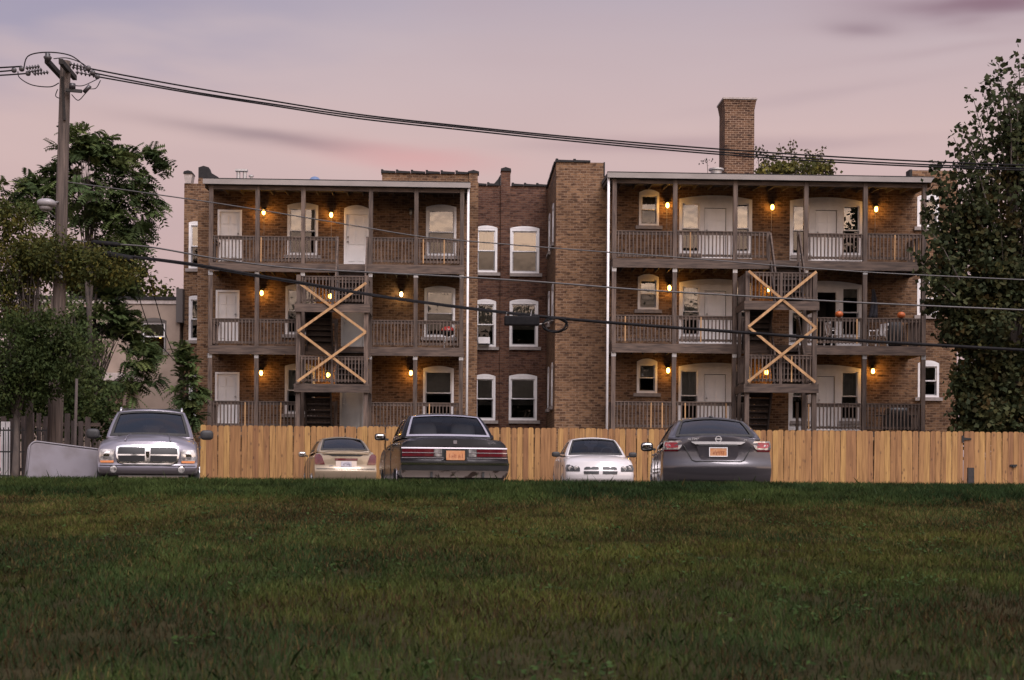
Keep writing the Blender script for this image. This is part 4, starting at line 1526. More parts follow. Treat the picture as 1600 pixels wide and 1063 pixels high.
for sx in (-1, 1):
    c.disc_on('tail_pipe', 'r', sx * .55, .34, .045, CHROME, .05, .0)
MB().blob((0, -1.02, 1.50), (.035, .09, .025), .7).build('roof_antenna', PLASTIC_BLK, c.root, smooth=True)

# ---- old black sedan seen from behind
bp = end_at(711, 23.55, R(9.5), 2.5, 'r')
BLK = paint('aged_black_paint', (.005, .0042, .0045), .0, .22, coat=.05)
BLK.node_tree.nodes['Principled BSDF'].inputs['Specular IOR Level'].default_value = .22
c = Car('black_sedan', 'old boxy black sedan seen from behind with chrome trim and battered bumper', dict(
    st=[(-2.5, .90, .46, 1.02, 1.07), (-2.3, .912, .42, 1.05, 1.10), (-1.6, .918, .40, 1.07, 1.13), (-.8, .92, .36, 1.06, 1.10), (.8, .92, .36, 1.03, 1.07),
        (1.3, .915, .36, 1.02, 1.07), (2.2, .905, .38, .98, 1.04), (2.5, .89, .42, .92, .98)],
    prof_r=[(0, -.04), (.18, .07), (.42, .075), (.47, .0), (.8, .0), (1, -.03)], plan_r=(.09, 4),
    prof_f=[(0, 0), (.3, .06), (.5, .0), (1, -.03)], plan_f=(.1, 4)), bp, R(9.5), BLK)
TRIM = mat('bright_trim', (.62, .58, .62), rough=.22, metal=.8)
c.cabin(dict(pts=[(-1.55, 1.10, .79), (-.95, 1.50, .62), (.15, 1.51, .62), (.75, 1.08, .78)], crown=.04, bulge_r=.05, bulge_f=.10,
             wr=[(.035, .965, .05, .95)], wf=[(.05, .95, .06, .94)], ws=[(.17, .30, .15, .85), (.33, .84, .1, .88)]),
        seal=dict(rear=TRIM, left=TRIM, right=TRIM), trimw=.026, tint=glass_mat('clear_car_glass', (.72, .74, .76), 1.55))
c.wheels(.36, (-1.42, 1.36), 0, PLASTIC_BLK, arch=TRIM)
c.mirrors(.62, 1.17, BLK, (.10, .08, .065))
c.seams((-.62, .72), .42, 1.05)
c.handles((-.45,), .92)
c.cap('boot_trim', 'r', [(.905, -.885, .885), (.925, -.885, .885)], TRIM, .012, 18)
c.cap('lamp_trim', 'r', [(.745, -.885, .885), (.758, -.885, .885)], TRIM, .012, 18)
c.cap('lamp_panel', 'r', [(.762, -.88, .88), (.90, -.88, .88)], PLASTIC_BLK, .006, 18)
for sx in (1,):
    c.cap('taillight', 'r', [(.775, .36, .875), (.895, .36, .875)], LENS_DKRED, .014, 10, mirror=True)
    c.cap('reverse_light', 'r', [(.775, .225, .35), (.895, .225, .35)], LENS_CLEAR, .014, 4, mirror=True)
    c.cap('lamp_divider', 'r', [(.83, .225, .88), (.843, .225, .88)], TRIM, .020, 10, mirror=True)
c.cap('bumper_chrome', 'r', [(.635, -.90, .90), (.668, -.90, .90)], CHROME, .075, 18)
c.cap('bumper_face', 'r', [(.545, -.89, .89), (.633, -.90, .90)], PLASTIC_BLK, .07, 18)
RUST = mat('battered_chrome', (.50, .44, .42), (.10, .075, .065), 6, .35, metal=.6, lo=.52, hi=.60)
c.cap('bumper_chrome', 'r', [(.43, -.86, .86), (.48, -.885, .885), (.543, -.89, .89)], RUST, .066, 22)
for xx in (-.40, .46):
    c.box_on('bumper_guard', 'r', xx - .02, xx + .02, .43, .56, PLASTIC_BLK, .03, .066)
c.cap('plate_recess', 'r', [(.735, -.19, .19), (.90, -.19, .19)], MESHBLK, .022, 8)
c.cap('bumper_dip', 'r', [(.655, -.185, .185), (.733, -.20, .20)], MESHBLK, .012, 8)
c.plate('r', 0, .795, .31, .155, PLATE_O, INK, None, off=.045)
c.cap('valance', 'r', [(.30, -.80, .80), (.43, -.86, .86)], RUBBER, -.05, 14)
c.box_on('badge', 'r', -.028, .028, .985, 1.045, TRIM, .014, .0)
c.text_on('r', 'BUICK', .62, 1.0, .045, TRIM)
q = MB(); q.tube([(.5, -2.3, .34), (.5, -2.58, .33)], .03, 8); q.build('tail_pipe', ALU, c.root, smooth=True)

# ---- silver SUV seen from the front
sp = end_at(230.5, 26.8, R(180 + 12.6), 2.45, 'f')
SILV = paint('silver_lilac_paint', (.23, .212, .245), .5, .28)
c = Car('silver_suv', 'silver sport utility vehicle seen from the front with chrome crosshair grille', dict(
    st=[(-2.5, .92, .48, 1.08, 1.12), (-1.6, .955, .42, 1.12, 1.15), (0, .965, .40, 1.12, 1.15), (.9, .965, .40, 1.12, 1.15), (1.3, .96, .41, 1.12, 1.24),
        (1.9, .95, .42, 1.08, 1.20), (2.25, .935, .44, 1.03, 1.13), (2.45, .91, .46, 1.0, 1.07)],
    prof_r=[(0, 0), (.3, .04), (1, -.02)], plan_r=(.1, 4),
    prof_f=[(0, -.03), (.10, .05), (.24, .06), (.28, .02), (.34, .004), (.8, .0), (1, -.05)], plan_f=(.20, 2.6)), sp, R(180 + 12.6), SILV)
c.cabin(dict(pts=[(-2.35, 1.10, .82), (-2.1, 1.69, .64), (.35, 1.70, .66), (1.12, 1.16, .83)], crown=.06, bulge_f=.16,
             wr=[(.06, .94, .08, .94)], wf=[(.035, .965, .05, .93)], ws=[(.05, .28, .12, .9), (.32, .58, .12, .9), (.61, .86, .12, .9)]))
c.wheels(.38, (-1.48, 1.50), 0, ALU)
c.mirrors(.85, 1.24, PLASTIC_BLK, (.13, .07, .10), x=1.10)
c.handles((-.4, .5), 1.0)
c.seams((-.85, -.05, 1.0), .45, 1.1)
G0, G1 = .675, .965
c.cap('grille_frame', 'f', [(.635, -.42, .42), (.66, -.55, .55), (.84, -.585, .585), (.965, -.57, .57), (1.0, -.46, .46)], CHROME, .020, 18)
for sx in (1,):
    c.cap('grille_mesh', 'f', [(.685, .05, .50), (.70, .05, .53), (.795, .05, .545)], MESHBLK, .026, 8, mirror=True)
    c.cap('grille_mesh', 'f', [(.825, .05, .55), (.93, .05, .54), (.955, .05, .51)], MESHBLK, .026, 8, mirror=True)
    c.cap('headlight', 'f', [(.66, .625, .86), (.76, .615, .89), (.88, .615, .88), (.915, .65, .86)], LENS_CLEAR, .016, 8, mirror=True)
    c.cap('turn_signal', 'f', [(.66, .625, .86), (.70, .62, .875)], LENS_AMBER, .021, 8, mirror=True)
    c.disc_on('headlight_reflector', 'f', .74, .80, .07, CHROME, .02, .012)
    c.disc_on('headlight_reflector', 'f', -.74, .80, .07, CHROME, .02, .012)
    c.disc_on('fog_light', 'f', .62, .535, .062, LENS_CLEAR, .02, .01)
    c.disc_on('fog_light', 'f', -.62, .535, .062, LENS_CLEAR, .02, .01)
    c.disc_on('fog_light_ring', 'f', .62, .535, .075, PLASTIC_BLK, .018, .004, ring=.015)
    c.disc_on('fog_light_ring', 'f', -.62, .535, .075, PLASTIC_BLK, .018, .004, ring=.015)
c.cap('emblem', 'f', [(.76, -.02, .02), (.80, -.032, .032), (.86, -.036, .036), (.90, -.045, .045), (.925, -.03, .03)], CHROME, .04, 6)
c.cap('bumper_gap', 'f', [(.605, -.88, .88), (.617, -.88, .88)], RUBBER, .012, 18)
m = MB()
for sx in (-1, 1):
    q = MB(); q.tube([(sx * .60, -1.9, 1.72), (sx * .60, -1.8, 1.78), (sx * .60, .1, 1.79), (sx * .60, .25, 1.72)], .022, 8); q.build('roof_rail', ALU, c.root, smooth=True)
MB().box(-.58, .58, -.35, -.29, 1.775, 1.80).build('roof_crossbar', PLASTIC_BLK, c.root)
MB().box(-.58, .58, -1.45, -1.39, 1.775, 1.80).build('roof_crossbar', PLASTIC_BLK, c.root)
q = MB(); q.bar((-.5, 1.20, 1.20), (.05, 1.27, 1.225), .02, .02); q.build('wiper', RUBBER, c.root)
q = MB(); q.bar((.1, 1.25, 1.22), (.6, 1.16, 1.205), .02, .02); q.build('wiper', RUBBER, c.root)
for sx in (-1, 1):
    q = MB()
    pts_ = []
    for k in range(9):
        t = k / 8
        yy_ = 1.15 + t * 1.2
        i_ = int(np.argmin(abs(c.ys - yy_)))
        xx_ = sx * (.34 + .08 * t)
        kk_ = abs(xx_) / (c.w[i_] * SP_X[-1])
        pts_.append((xx_, yy_, c.zs[i_] + (c.zt[i_] - c.zs[i_]) * (1 - kk_ ** 2.5) + .004))
    q.tube(pts_, .014, 6); q.build('hood_ridge', SILV, c.root, smooth=True)
c.cap('hood_crease', 'f', [(1.005, -.44, .44), (1.012, -.44, .44)], RUBBER, .003, 14)

# ---- white sedan seen from the front
wp = end_at(938.5, 36.0, R(180 + 2.2), 2.42, 'f')
WHT = paint('white_car_paint', (.50, .475, .475), .0, .3)
c = Car('white_sedan', 'white sedan seen from the front with black crosshair grille, close to the fence', dict(
    st=[(-2.4, .88, .30, .98, 1.06), (-1.6, .92, .25, 1.02, 1.08), (-.6, .925, .22, 1.0, 1.04), (.9, .92, .22, .97, 1.02), (1.3, .915, .22, .96, 1.04), (1.9, .905, .24, .90, 1.0),
        (2.25, .885, .27, .83, .93), (2.42, .85, .30, .78, .86)],
    prof_r=[(0, 0), (.3, .04), (1, -.02)], plan_r=(.2, 3),
    prof_f=[(0, -.04), (.2, .06), (.45, .07), (.65, .05), (1, -.05)], plan_f=(.30, 2.3)), wp, R(180 + 2.2), WHT)
c.cabin(dict(pts=[(-1.75, 1.05, .76), (-.85, 1.44, .58), (.30, 1.45, .59), (1.05, 1.0, .79)], crown=.06, bulge_f=.16,
             wr=[(.06, .94, .08, .92)], wf=[(.04, .96, .05, .93)], ws=[(.26, .52, .14, .86), (.55, .86, .14, .86)]), tint=glass_mat('pale_car_glass', (.45, .47, .5), 1.8))
c.wheels(.35, (-1.5, 1.52), 0, ALU)
c.mirrors(.72, 1.05, PLASTIC_BLK, (.11, .06, .07))
c.seams((-.6, .1, 1.05), .3, .95)
c.handles((-.35, .35), .9)
c.cap('headlight', 'f', [(.60, .52, .86), (.68, .52, .875), (.74, .56, .85), (.77, .66, .84)], PLASTIC_BLK, .012, 8, mirror=True)
for sx in (-1, 1):
    c.disc_on('headlight_lens', 'f', sx * .61, .68, .055, LENS_CLEAR, .02, .008)
    c.disc_on('headlight_lens', 'f', sx * .755, .68, .055, LENS_CLEAR, .02, .012)
    c.disc_on('headlight_ring', 'f', sx * .61, .68, .062, CHROME, .018, .008, ring=.01)
    c.disc_on('headlight_ring', 'f', sx * .755, .68, .062, CHROME, .018, .012, ring=.01)
c.cap('grille_mesh', 'f', [(.645, .05, .42), (.69, .05, .41), (.715, .05, .36)], MESHBLK, .010, 8, mirror=True)
c.cap('grille_mesh', 'f', [(.535, .05, .42), (.605, .05, .43)], MESHBLK, .010, 8, mirror=True)
c.cap('hood_badge', 'f', [(.80, -.028, .028), (.818, -.028, .028)], ALU, .006, 4)
c.cap('hood_seam', 'f', [(.765, -.60, .60), (.770, -.60, .60)], RUBBER, .002, 12)

# ---- beige sedan seen from behind
ep = end_at(541, 36.9, R(12.0), 2.3, 'r')
BEI = paint('champagne_paint', (.30, .240, .170), .45, .32)
c = Car('beige_sedan', 'champagne beige sedan seen from behind with boot spoiler, between fence and black sedan', dict(
    st=[(-2.3, .80, .28, 1.0, 1.08), (-2.1, .825, .24, 1.03, 1.11), (-1.6, .84, .22, 1.03, 1.11), (-.9, .845, .2, .99, 1.03), (.8, .845, .2, .96, 1.0), (1.2, .84, .2, .95, 1.02),
        (1.9, .82, .22, .86, .93), (2.2, .79, .26, .72, .8)],
    prof_r=[(0, -.06), (.15, .03), (.38, .07), (.46, .06), (.52, .0), (.8, -.01), (1, -.03)], plan_r=(.2, 2.6),
    prof_f=[(0, 0), (.3, .05), (1, -.05)], plan_f=(.25, 2.5)), ep, R(12.0), BEI)
c.cabin(dict(pts=[(-1.72, 1.07, .70), (-.95, 1.41, .54), (.15, 1.42, .55), (1.15, 1.0, .74)], crown=.07, bulge_r=.14,
             wr=[(.05, .95, .08, .93)], wf=[(.05, .95, .06, .94)], ws=[(.26, .52, .14, .86), (.55, .86, .14, .86)]))
c.wheels(.32, (-1.4, 1.32), 0, ALU)
c.mirrors(.75, 1.03, BEI, (.11, .06, .075))
c.seams((-.9, -.05, .95), .3, .95)
c.cap('taillight', 'r', [(.73, .55, .78), (.80, .57, .80), (.95, .62, .80), (1.0, .67, .77)], LENS_DKRED, .014, 8, mirror=True)
c.cap('spoiler_gap', 'r', [(.95, -.36, .36), (.985, -.50, .50), (1.0, -.55, .55)], MESHBLK, .012, 14)
c.cap('spoiler', 'r', [(1.0, -.60, .60), (1.02, -.62, .62), (1.035, -.60, .60)], BEI, .05, 16, depth=.09)
c.cap('centre_lamp', 'r', [(.835, -.29, .29), (.895, -.30, .30)], LENS_DKRED, .014, 10)
c.cap('plate_panel', 'r', [(.66, -.22, .22), (.70, -.27, .27), (.825, -.27, .27)], mat('pale_panel', (.50, .42, .36), rough=.5), .008, 10)
c.plate('r', 0, .745, .27, .14, PLATE_W, INKB, None, off=.018)
c.cap('bumper_seam', 'r', [(.615, -.76, .76), (.628, -.76, .76)], RUBBER, .003, 14)
c.box_on('model_badge', 'r', -.44, -.35, .69, .705, INKB, .006, .0)

# ------------------------------------------------------------------ new wooden fence


def picket_mat():
    m, t, b = principled('picket_wood')
    nn, ll = t.nodes.new, t.links.new
    tcn = nn('ShaderNodeTexCoord'); oi = nn('ShaderNodeObjectInfo')
    ad = nn('ShaderNodeVectorMath'); ad.operation = 'MULTIPLY_ADD'
    ll(oi.outputs['Random'], ad.inputs[0]); ad.inputs[1].default_value = (91, 57, 73); ll(tcn.outputs['Object'], ad.inputs[2])
    mp_ = nn('ShaderNodeMapping'); mp_.inputs['Scale'].default_value = (9, 9, .55); ll(ad.outputs[0], mp_.inputs[0])
    n1 = nn('ShaderNodeTexNoise'); n1.inputs['Scale'].default_value = 2.5; n1.inputs['Detail'].default_value = 6; ll(mp_.outputs[0], n1.inputs['Vector'])
    cr = nn('ShaderNodeValToRGB'); ll(n1.outputs[0], cr.inputs[0])
    cr.color_ramp.elements[0].position = .30; cr.color_ramp.elements[0].color = (.185, .092, .029, 1)
    cr.color_ramp.elements[1].position = .68; cr.color_ramp.elements[1].color = (.335, .183, .064, 1)
    # knots
    mp2 = nn('ShaderNodeMapping'); mp2.inputs['Scale'].default_value = (5.5, 2, 2.6); ll(ad.outputs[0], mp2.inputs[0])
    vo = nn('ShaderNodeTexVoronoi'); vo.inputs['Scale'].default_value = 1.0; ll(mp2.outputs[0], vo.inputs['Vector'])
    r1 = nn('ShaderNodeMapRange'); ll(vo.outputs['Distance'], r1.inputs[0]); r1.inputs[1].default_value = .07; r1.inputs[2].default_value = .17
    r1.inputs[3].default_value = .85; r1.inputs[4].default_value = 0.0
    mx = nn('ShaderNodeMix'); mx.data_type = 'RGBA'; ll(r1.outputs[0], mx.inputs[0]); ll(cr.outputs[0], mx.inputs[6]); mx.inputs[7].default_value = (.10, .045, .018, 1)
    hs = nn('ShaderNodeHueSaturation'); m2 = nn('ShaderNodeMapRange'); ll(oi.outputs['Random'], m2.inputs[0])
    m2.inputs[3].default_value = .70; m2.inputs[4].default_value = 1.2
    ll(m2.outputs[0], hs.inputs['Value']); ll(mx.outputs[2], hs.inputs['Color'])
    m3 = nn('ShaderNodeMapRange'); ll(oi.outputs['Random'], m3.inputs[0]); m3.inputs[3].default_value = .487; m3.inputs[4].default_value = .508
    ll(m3.outputs[0], hs.inputs['Hue'])
    ll(hs.outputs[0], b.inputs['Base Color'])
    b.inputs['Roughness'].default_value = .75
    return m


PICKET = picket_mat()
FY = 41.6
f0 = at(318, 668, FY); f1 = at(1640, 675, FY + .9)
ztop = (at(700, 667.5, FY).z + at(1300, 672, FY + .5).z) / 2
fdir = Vector((f1.x - f0.x, .9, 0)); flen = fdir.length; fdir.normalize()
fz = math.atan2(fdir.y, fdir.x)
FEN = tag(empty('wooden_fence', (f0.x, f0.y, 0), fz), 'new honey-coloured wooden picket fence running behind the parked cars', 'fence')
pitch_f = .1685
variants = []
for k in range(4):
    h = ztop; w = pitch_f - .007 - .003 * (k % 2); ear = .035
    variants.append(MB().prism([(-w / 2, .04), (w / 2, .04), (w / 2, h - ear), (w / 2 - ear, h), (-w / 2 + ear, h), (-w / 2, h - ear)], -.011, .011).mesh('picket', PICKET))
npk = int(flen / pitch_f)
rp = random.Random(3)
for k in range(npk):
    place(variants[rp.randrange(4)], 'picket', FEN, (k * pitch_f + rp.uniform(-.004, .004), rp.uniform(-.006, .006), rp.uniform(-.014, .010)), (0, rp.uniform(-.012, .012), rp.uniform(-.05, .05)))
for zr in (.35, ztop * .55, ztop - .28):
    MB().box(-.1, flen, .03, .07, zr, zr + .09).build('fence_rail', LUMBER, FEN)
for k in range(int(flen / 2.4) + 1):
    MB().box(k * 2.4 - .045, k * 2.4 + .045, .075, .165, 0, ztop - .05).build('fence_post', LUMBER, FEN)


def on_fence(px, py):
    p = at(px, py, FY + .75)
    return (p.x - f0.x) / fdir.x, p.z


u_, w_ = on_fence(1510, 686)
m = MB(); m.box(u_ - .13, u_ - .07, -.04, -.02, w_ - .10, w_ + .10).prism([(u_ - .07, w_ - .045), (u_ + .16, w_ - .018), (u_ + .16, w_ + .018), (u_ - .07, w_ + .045)], -.036, -.022)
m.build('gate_hinge', BLACK, FEN)
u_, w_ = on_fence(1585, 727.5)
MB().box(u_ - .10, u_ + .10, -.05, -.02, w_ - .03, w_ + .03).box(u_ - .04, u_ + .04, -.07, -.05, w_ - .06, w_ + .02).build('gate_latch', BLACK, FEN)
p = at(1516.5, 745, 40.4); p.z = 0
o = MB().box(-.085, .085, -.05, .05, 0, .80).build('fence_stub', mat('charred_post', (.02, .018, .018), (.035, .03, .03), 8, .9), None)
o.location = p; tag(o, 'short black post stub standing before the wooden fence near the gate hinge', 'post')

# ------------------------------------------------------------------ utility pole
PY = 38.0
POLEW = mat('pole_wood', (.115, .086, .072), (.042, .031, .026), 8, .9, stretch=(3, 3, .12), bump=.5)
pb = at(85, 745, PY); pt = at(102.5, 96, PY)
PO = tag(empty('utility_pole', (pb.x, PY, 0)), 'tall wooden utility pole with crossarms, insulators and a street lamp at left', 'utility pole')
top = Vector((pt.x - pb.x, 0, pt.z))
m = MB(); m.tube([(0, 0, -.1), top * .5 + Vector((0, 0, 0)), top], [.185, .165, .135], 14)
m.build('pole', POLEW, PO, smooth=True, sharp=50)


def pl(px, py, dy=0.0):
    p = at(px, py, PY + dy)
    return Vector((p.x - pb.x, dy, p.z))


# two crossarms seen nearly end-on: they run towards the photographer and to the right
CROSS = mat('crossarm_wood', (.018, .014, .012), (.012, .010, .009), 8, .9)
m = MB(); m.bar(pl(73, 95, -1.1), pl(96, 120, .9), .11, .13); m.build('crossarm', CROSS, PO)
m = MB(); m.bar(pl(95, 96, -1.0), pl(117, 122, .9), .11, .13); m.build('crossarm', CROSS, PO)
m = MB(); m.bar(pl(97, 120, -.16), pl(101, 188, -.16), .05, .06); m.build('ground_guard', CROSS, PO)
m = MB(); m.bar(pl(103, 141, -.2), pl(128, 143, -.2), .07, .08); m.build('bracket', BLACK, PO)
PORC = mat('porcelain', (.030, .026, .028), rough=.4)
# strain insulators: rows of discs along each line
INS = [((62, 104), (40, 107), -1.0), ((66, 109), (44, 113), 0.0), ((76, 113), (52, 116), .8),
       ((108, 100), (134, 106), -.9), ((112, 105), (142, 112), 0.0), ((118, 113), (150, 119), .8)]
for (a, b, dy) in INS:
    A, B = pl(*a, dy), pl(*b, dy)
    m = MB(); n = 5
    m.tube([A, B], .014, 6)
    for k in range(n):
        q = A.lerp(B, (k + .5) / n); d = (B - A).normalized()
        m.tube([q - d * .03, q - d * .005, q + d * .02], [.025, .062, .03], 8)
    m.build('insulator', PORC, PO, smooth=True)
q = pl(74.5, 90, -1.1)
MB().lathe([(.03, -.12), (.08, -.06), (.11, 0), (.06, .05), (.07, .09), (.03, .12)], 12, tuple(q)).build('insulator', PORC, PO, smooth=True)


def wire(name, pts, r, parent, mtl=CABLE, smooth_n=10, seg=6):
    P = [Vector(p) for p in pts]
    out = []
    for i in range(len(P) - 1):
        p0, p1, p2, p3 = P[max(i - 1, 0)], P[i], P[i + 1], P[min(i + 2, len(P) - 1)]
        for k in range(smooth_n):
            t = k / smooth_n
            out.append(.5 * ((2 * p1) + (p2 - p0) * t + (2 * p0 - 5 * p1 + 4 * p2 - p3) * t * t + (3 * p1 - p0 - 3 * p2 + p3) * t ** 3))
    out.append(P[-1])
    m = MB(); m.tube(out, r, seg)
    return m.build(name, mtl, parent, smooth=True)


wire('jumper_wire', [pl(37, 110, -.9), pl(44, 88, -.9), pl(74, 82, -1.0), pl(110, 87, -.9), pl(133, 104, -.9)], .016, PO)
wire('jumper_wire', [pl(28, 112, 0), pl(31, 122, 0), pl(50, 133, 0), pl(78, 136, 0), pl(92, 130, 0)], .014, PO)
wire('jumper_wire', [pl(84, 92, 0), pl(105, 91, .3), pl(128, 99, .4), pl(140, 110, .4)], .014, PO)
wire('jumper_wire', [pl(116, 134, .2), pl(130, 134, .2), pl(148, 126, .4), pl(155, 122, .5)], .012, PO)
wire('jumper_wire', [pl(112, 148, 0), pl(122, 157, 0), pl(132, 148, 0), pl(138, 140, 0), pl(150, 138, .2), pl(157, 126, .4)], .012, PO)
wire('jumper_wire', [pl(90, 140, 0), pl(87, 150, -.2), pl(93, 154, -.2)], .012, PO)
m = MB(); m.tube([pl(131, 145, -.1), pl(141, 134, -.1)], .055, 8); m.build('fuse_cutout', PORC, PO, smooth=True)
m = MB(); m.tube([pl(113, 139, -.2), pl(113, 131, -.2)], .085, 10); m.build('arrester', PORC, PO, smooth=True)
for k, (a, b) in enumerate((((34, 108), -.9), ((22, 110), 0), ((44, 115), .8), ((138, 107), -.9), ((145, 114), 0), ((152, 120), .8))):
    MB().blob(tuple(pl(a[0], a[1], b)), (.07, .05, .07), .8).build('line_clamp', PORC, PO, smooth=True)
# street lamp on a short arm, facing left
LAMPW = mat('lamp_housing', (.22, .205, .21), rough=.4)
m = MB(); m.blob(tuple(pl(73, 318, -.5)), (.24, .22, .12), .8, 16, 10); m.build('lamp_head', LAMPW, PO, smooth=True)
m = MB(); m.blob(tuple(pl(72, 325, -.5)), (.16, .16, .09), .8, 16, 8); m.build('lamp_lens', mat('lamp_lens', (.22, .2, .2), rough=.15), PO, smooth=True)
m = MB(); m.tube([pl(83, 317, -.45), pl(92, 316, -.1)], .03, 8); m.build('lamp_arm', ALU, PO, smooth=True)
m = MB(); m.tube([pl(75, 331, -.45), pl(88, 342, -.1)], .014, 6); m.build('lamp_arm', ALU, PO, smooth=True)
# white tag with a dark mark
c_ = pl(91.5, 423, -.22)
MB().box(c_.x - .11, c_.x + .11, -.24, -.225, c_.z - .2, c_.z + .2).build('pole_tag', WHITE, PO)
m = MB(); m.prism([(c_.x - .025, c_.z + .2), (c_.x + .03, c_.z + .2), (c_.x + .02, c_.z - .02), (c_.x, c_.z - .08), (c_.x - .035, c_.z + .04)], -.246, -.241)
m.build('tag_mark', BLACK, PO)
m = MB(); m.tube([(-.17, -.05, 0), top * .45 + Vector((-.17, -.05, 0))], .035, 8); m.build('cable_riser', POLEW, PO, smooth=True)


def wp_(pts, dy=0.0):
    return [at(x, y, PY + dy) for x, y in pts]


LN = 'overhead lines strung from the utility pole'
for dy, pa, lab in (
        (-.9, [(-40, 108), (0, 106), (34, 104), ], 'overhead power line leaving the pole top to the left, topmost of three'),
        (0.0, [(-40, 114), (0, 112), (22, 110)], 'overhead power line leaving the pole top to the left, middle of three'),
        (.8, [(-40, 119.5), (0, 118), (44, 115)], 'overhead power line leaving the pole top to the left, lowest of three'),
        (-.9, [(138, 107), (200, 119), (300, 137), (420, 157), (560, 179), (720, 197), (900, 215), (1100, 231.5), (1300, 245), (1480, 254), (1700, 262)], 'overhead power line sloping right from the pole top, uppermost of the three'),
        (0.0, [(145, 114), (200, 125), (300, 143.5), (420, 162), (560, 182), (720, 199.5), (900, 218), (1100, 236), (1300, 250), (1480, 259), (1700, 267)], 'overhead power line sloping right from the pole top, between the two others'),
        (.8, [(152, 120), (200, 128.5), (300, 146), (420, 164.5), (560, 185.5), (720, 203), (900, 221.5), (1100, 239.5), (1300, 253.5), (1480, 262), (1700, 270)], 'overhead power line sloping right from the pole top, lowest of the three')):
    tag(wire('power_line', wp_(pa, dy), .020, None), lab, 'cable', LN)
tag(wire('telephone_cable', wp_([(100, 284), (180, 295), (240, 303.5), (340, 318), (440, 334), (560, 354), (660, 370), (780, 381), (945, 394), (1080, 404), (1250, 418), (1400, 428), (1700, 442)]), .016, None, CABLE_GREY),
    'thin cable crossing the top-floor windows from pole to right edge', 'cable', LN)
tag(wire('telephone_cable', wp_([(90, 372), (150, 380), (232, 386), (330, 403), (400, 413), (470, 420), (600, 427), (720, 433), (860, 442), (1000, 453), (1150, 462), (1350, 473.5), (1700, 489)]), .023, None, CABLE_GREY),
    'pale middle cable crossing just below the top-floor decks', 'cable', LN)
tag(wire('telephone_cable', wp_([(90, 390), (150, 397), (215, 402.5), (300, 413), (380, 427), (470, 442), (600, 464), (750, 484), (880, 498), (1000, 508), (1150, 519), (1350, 533), (1700, 553)]), .042, None),
    'thick black cable sagging across the middle floors, with a splice box on it', 'cable', LN)
tag(wire('telephone_cable', wp_([(215, 404), (300, 415.5), (420, 436), (560, 459), (700, 479.5), (840, 496)], -.06), .014, None), 'thin wire lashed beneath the thick black cable', 'cable', LN)
A, B = at(142, 379, PY - .1), at(188, 383, PY - .1)
o = MB().tube([A, A.lerp(B, .1), A.lerp(B, .9), B], [.03, .07, .07, .03], 10).build('splice_case', CABLE, None, smooth=True); tag(o, 'slim black splice sleeve on the cables, above the longer one', 'splice case')
A, B = at(160, 397, PY - .1), at(208, 406, PY - .1)
o = MB().tube([A, A.lerp(B, .08), A.lerp(B, .92), B], [.05, .10, .10, .04], 10).build('splice_case', CABLE, None, smooth=True); tag(o, 'long fat black splice case hanging right of the pole', 'splice case')
# terminal box and slack coil on the thick cable
bx = at(816, 501, PY - .05)
TB = tag(empty('terminal_box', bx, 0), 'flat black terminal box hanging from the thick cable before the courtyard', 'terminal box')
m = MB(); m.box(-.48, .46, -.10, .10, -.14, .12); o = m.build('case', CABLE, TB); bv = o.modifiers.new('round', 'BEVEL'); bv.width = .04; bv.segments = 2
for xx, zz in ((-.44, .17), (.22, .23)):
    MB().tube([(xx, 0, .1), (xx + .03, 0, zz + .04)], .012, 6).build('hanger', ALU, TB)
wire('lead_wire', [(.44, 0, -.1), (.62, 0, -.06), (.75, 0, .03)], .018, TB, CABLE_PALE)
cc = at(867.5, 508, PY - .05)
m = MB()
pts = []
for k in range(70):
    a = -2.6 + k * .29
    r = .25 + .03 * math.sin(k * .7)
    pts.append(Vector((cc.x + r * 1.25 * math.cos(a), cc.y - .06 + .0018 * k, cc.z + r * .72 * math.sin(a))))
m.tube(pts, .02, 6)
o = m.build('cable_coil', CABLE, None, smooth=True); tag(o, 'coil of spare black cable tied under the thick line, beside the terminal box', 'cable coil')
for k, pa in enumerate(([(204, 410), (212, 440), (222, 480), (240, 525), (275, 566)], [(223, 403), (232, 430), (243, 470), (258, 520), (278, 570)])):
    P = [at(x, y, PY + 17 * i / 4) for i, (x, y) in enumerate(pa)]
    tag(wire('drop_wire', P, .016, None), ('left' if k == 0 else 'right') + ' one of two thin drop wires falling from splice case to tan building', 'cable')

# ------------------------------------------------------------------ tan building at left
TY = 57.0
STUC = mat('tan_stucco', (.25, .195, .158), (.195, .15, .122), 1.6, .9, bump=.2, detail=8)
tl, trr = at(20, 467, TY), at(281, 467, TY)
TB_ = tag(empty('stucco_building', (0, TY, 0)), 'low tan stucco building with arched window behind the left trees', 'building')
hz_ = at(240, 469, TY).z
wr = (at(220.5, 502, TY), at(260, 550, TY))
w1_ = (wr[0].x, wr[1].x, wr[1].z, wr[0].z)
w2_ = (w1_[0] - 3.0, w1_[1] - 3.0, w1_[2], w1_[3])
dr_ = (at(168, 600, TY).x, at(186, 600, TY).x, 0.02, at(176, 622, TY).z)
m = MB(); wall_cells(m, tl.x, trr.x, 0, hz_, 0, [w1_, w2_, dr_])
m.add([(trr.x, 0, 0), (trr.x, 9, 0), (trr.x, 9, hz_), (trr.x, 0, hz_), (tl.x, 9, 0), (tl.x, 0, 0), (tl.x, 0, hz_), (tl.x, 9, hz_)], [(0, 1, 2, 3), (4, 5, 6, 7)])
m.build('wall', STUC, TB_)
MB().box(tl.x + .05, trr.x - .05, .05, 9, hz_ - .4, hz_ - .2).build('roof', ROOFING, TB_)
MB().box(tl.x - .06, trr.x + .06, -.07, .25, hz_ + .001, hz_ + .13).build('coping', COPING, TB_)
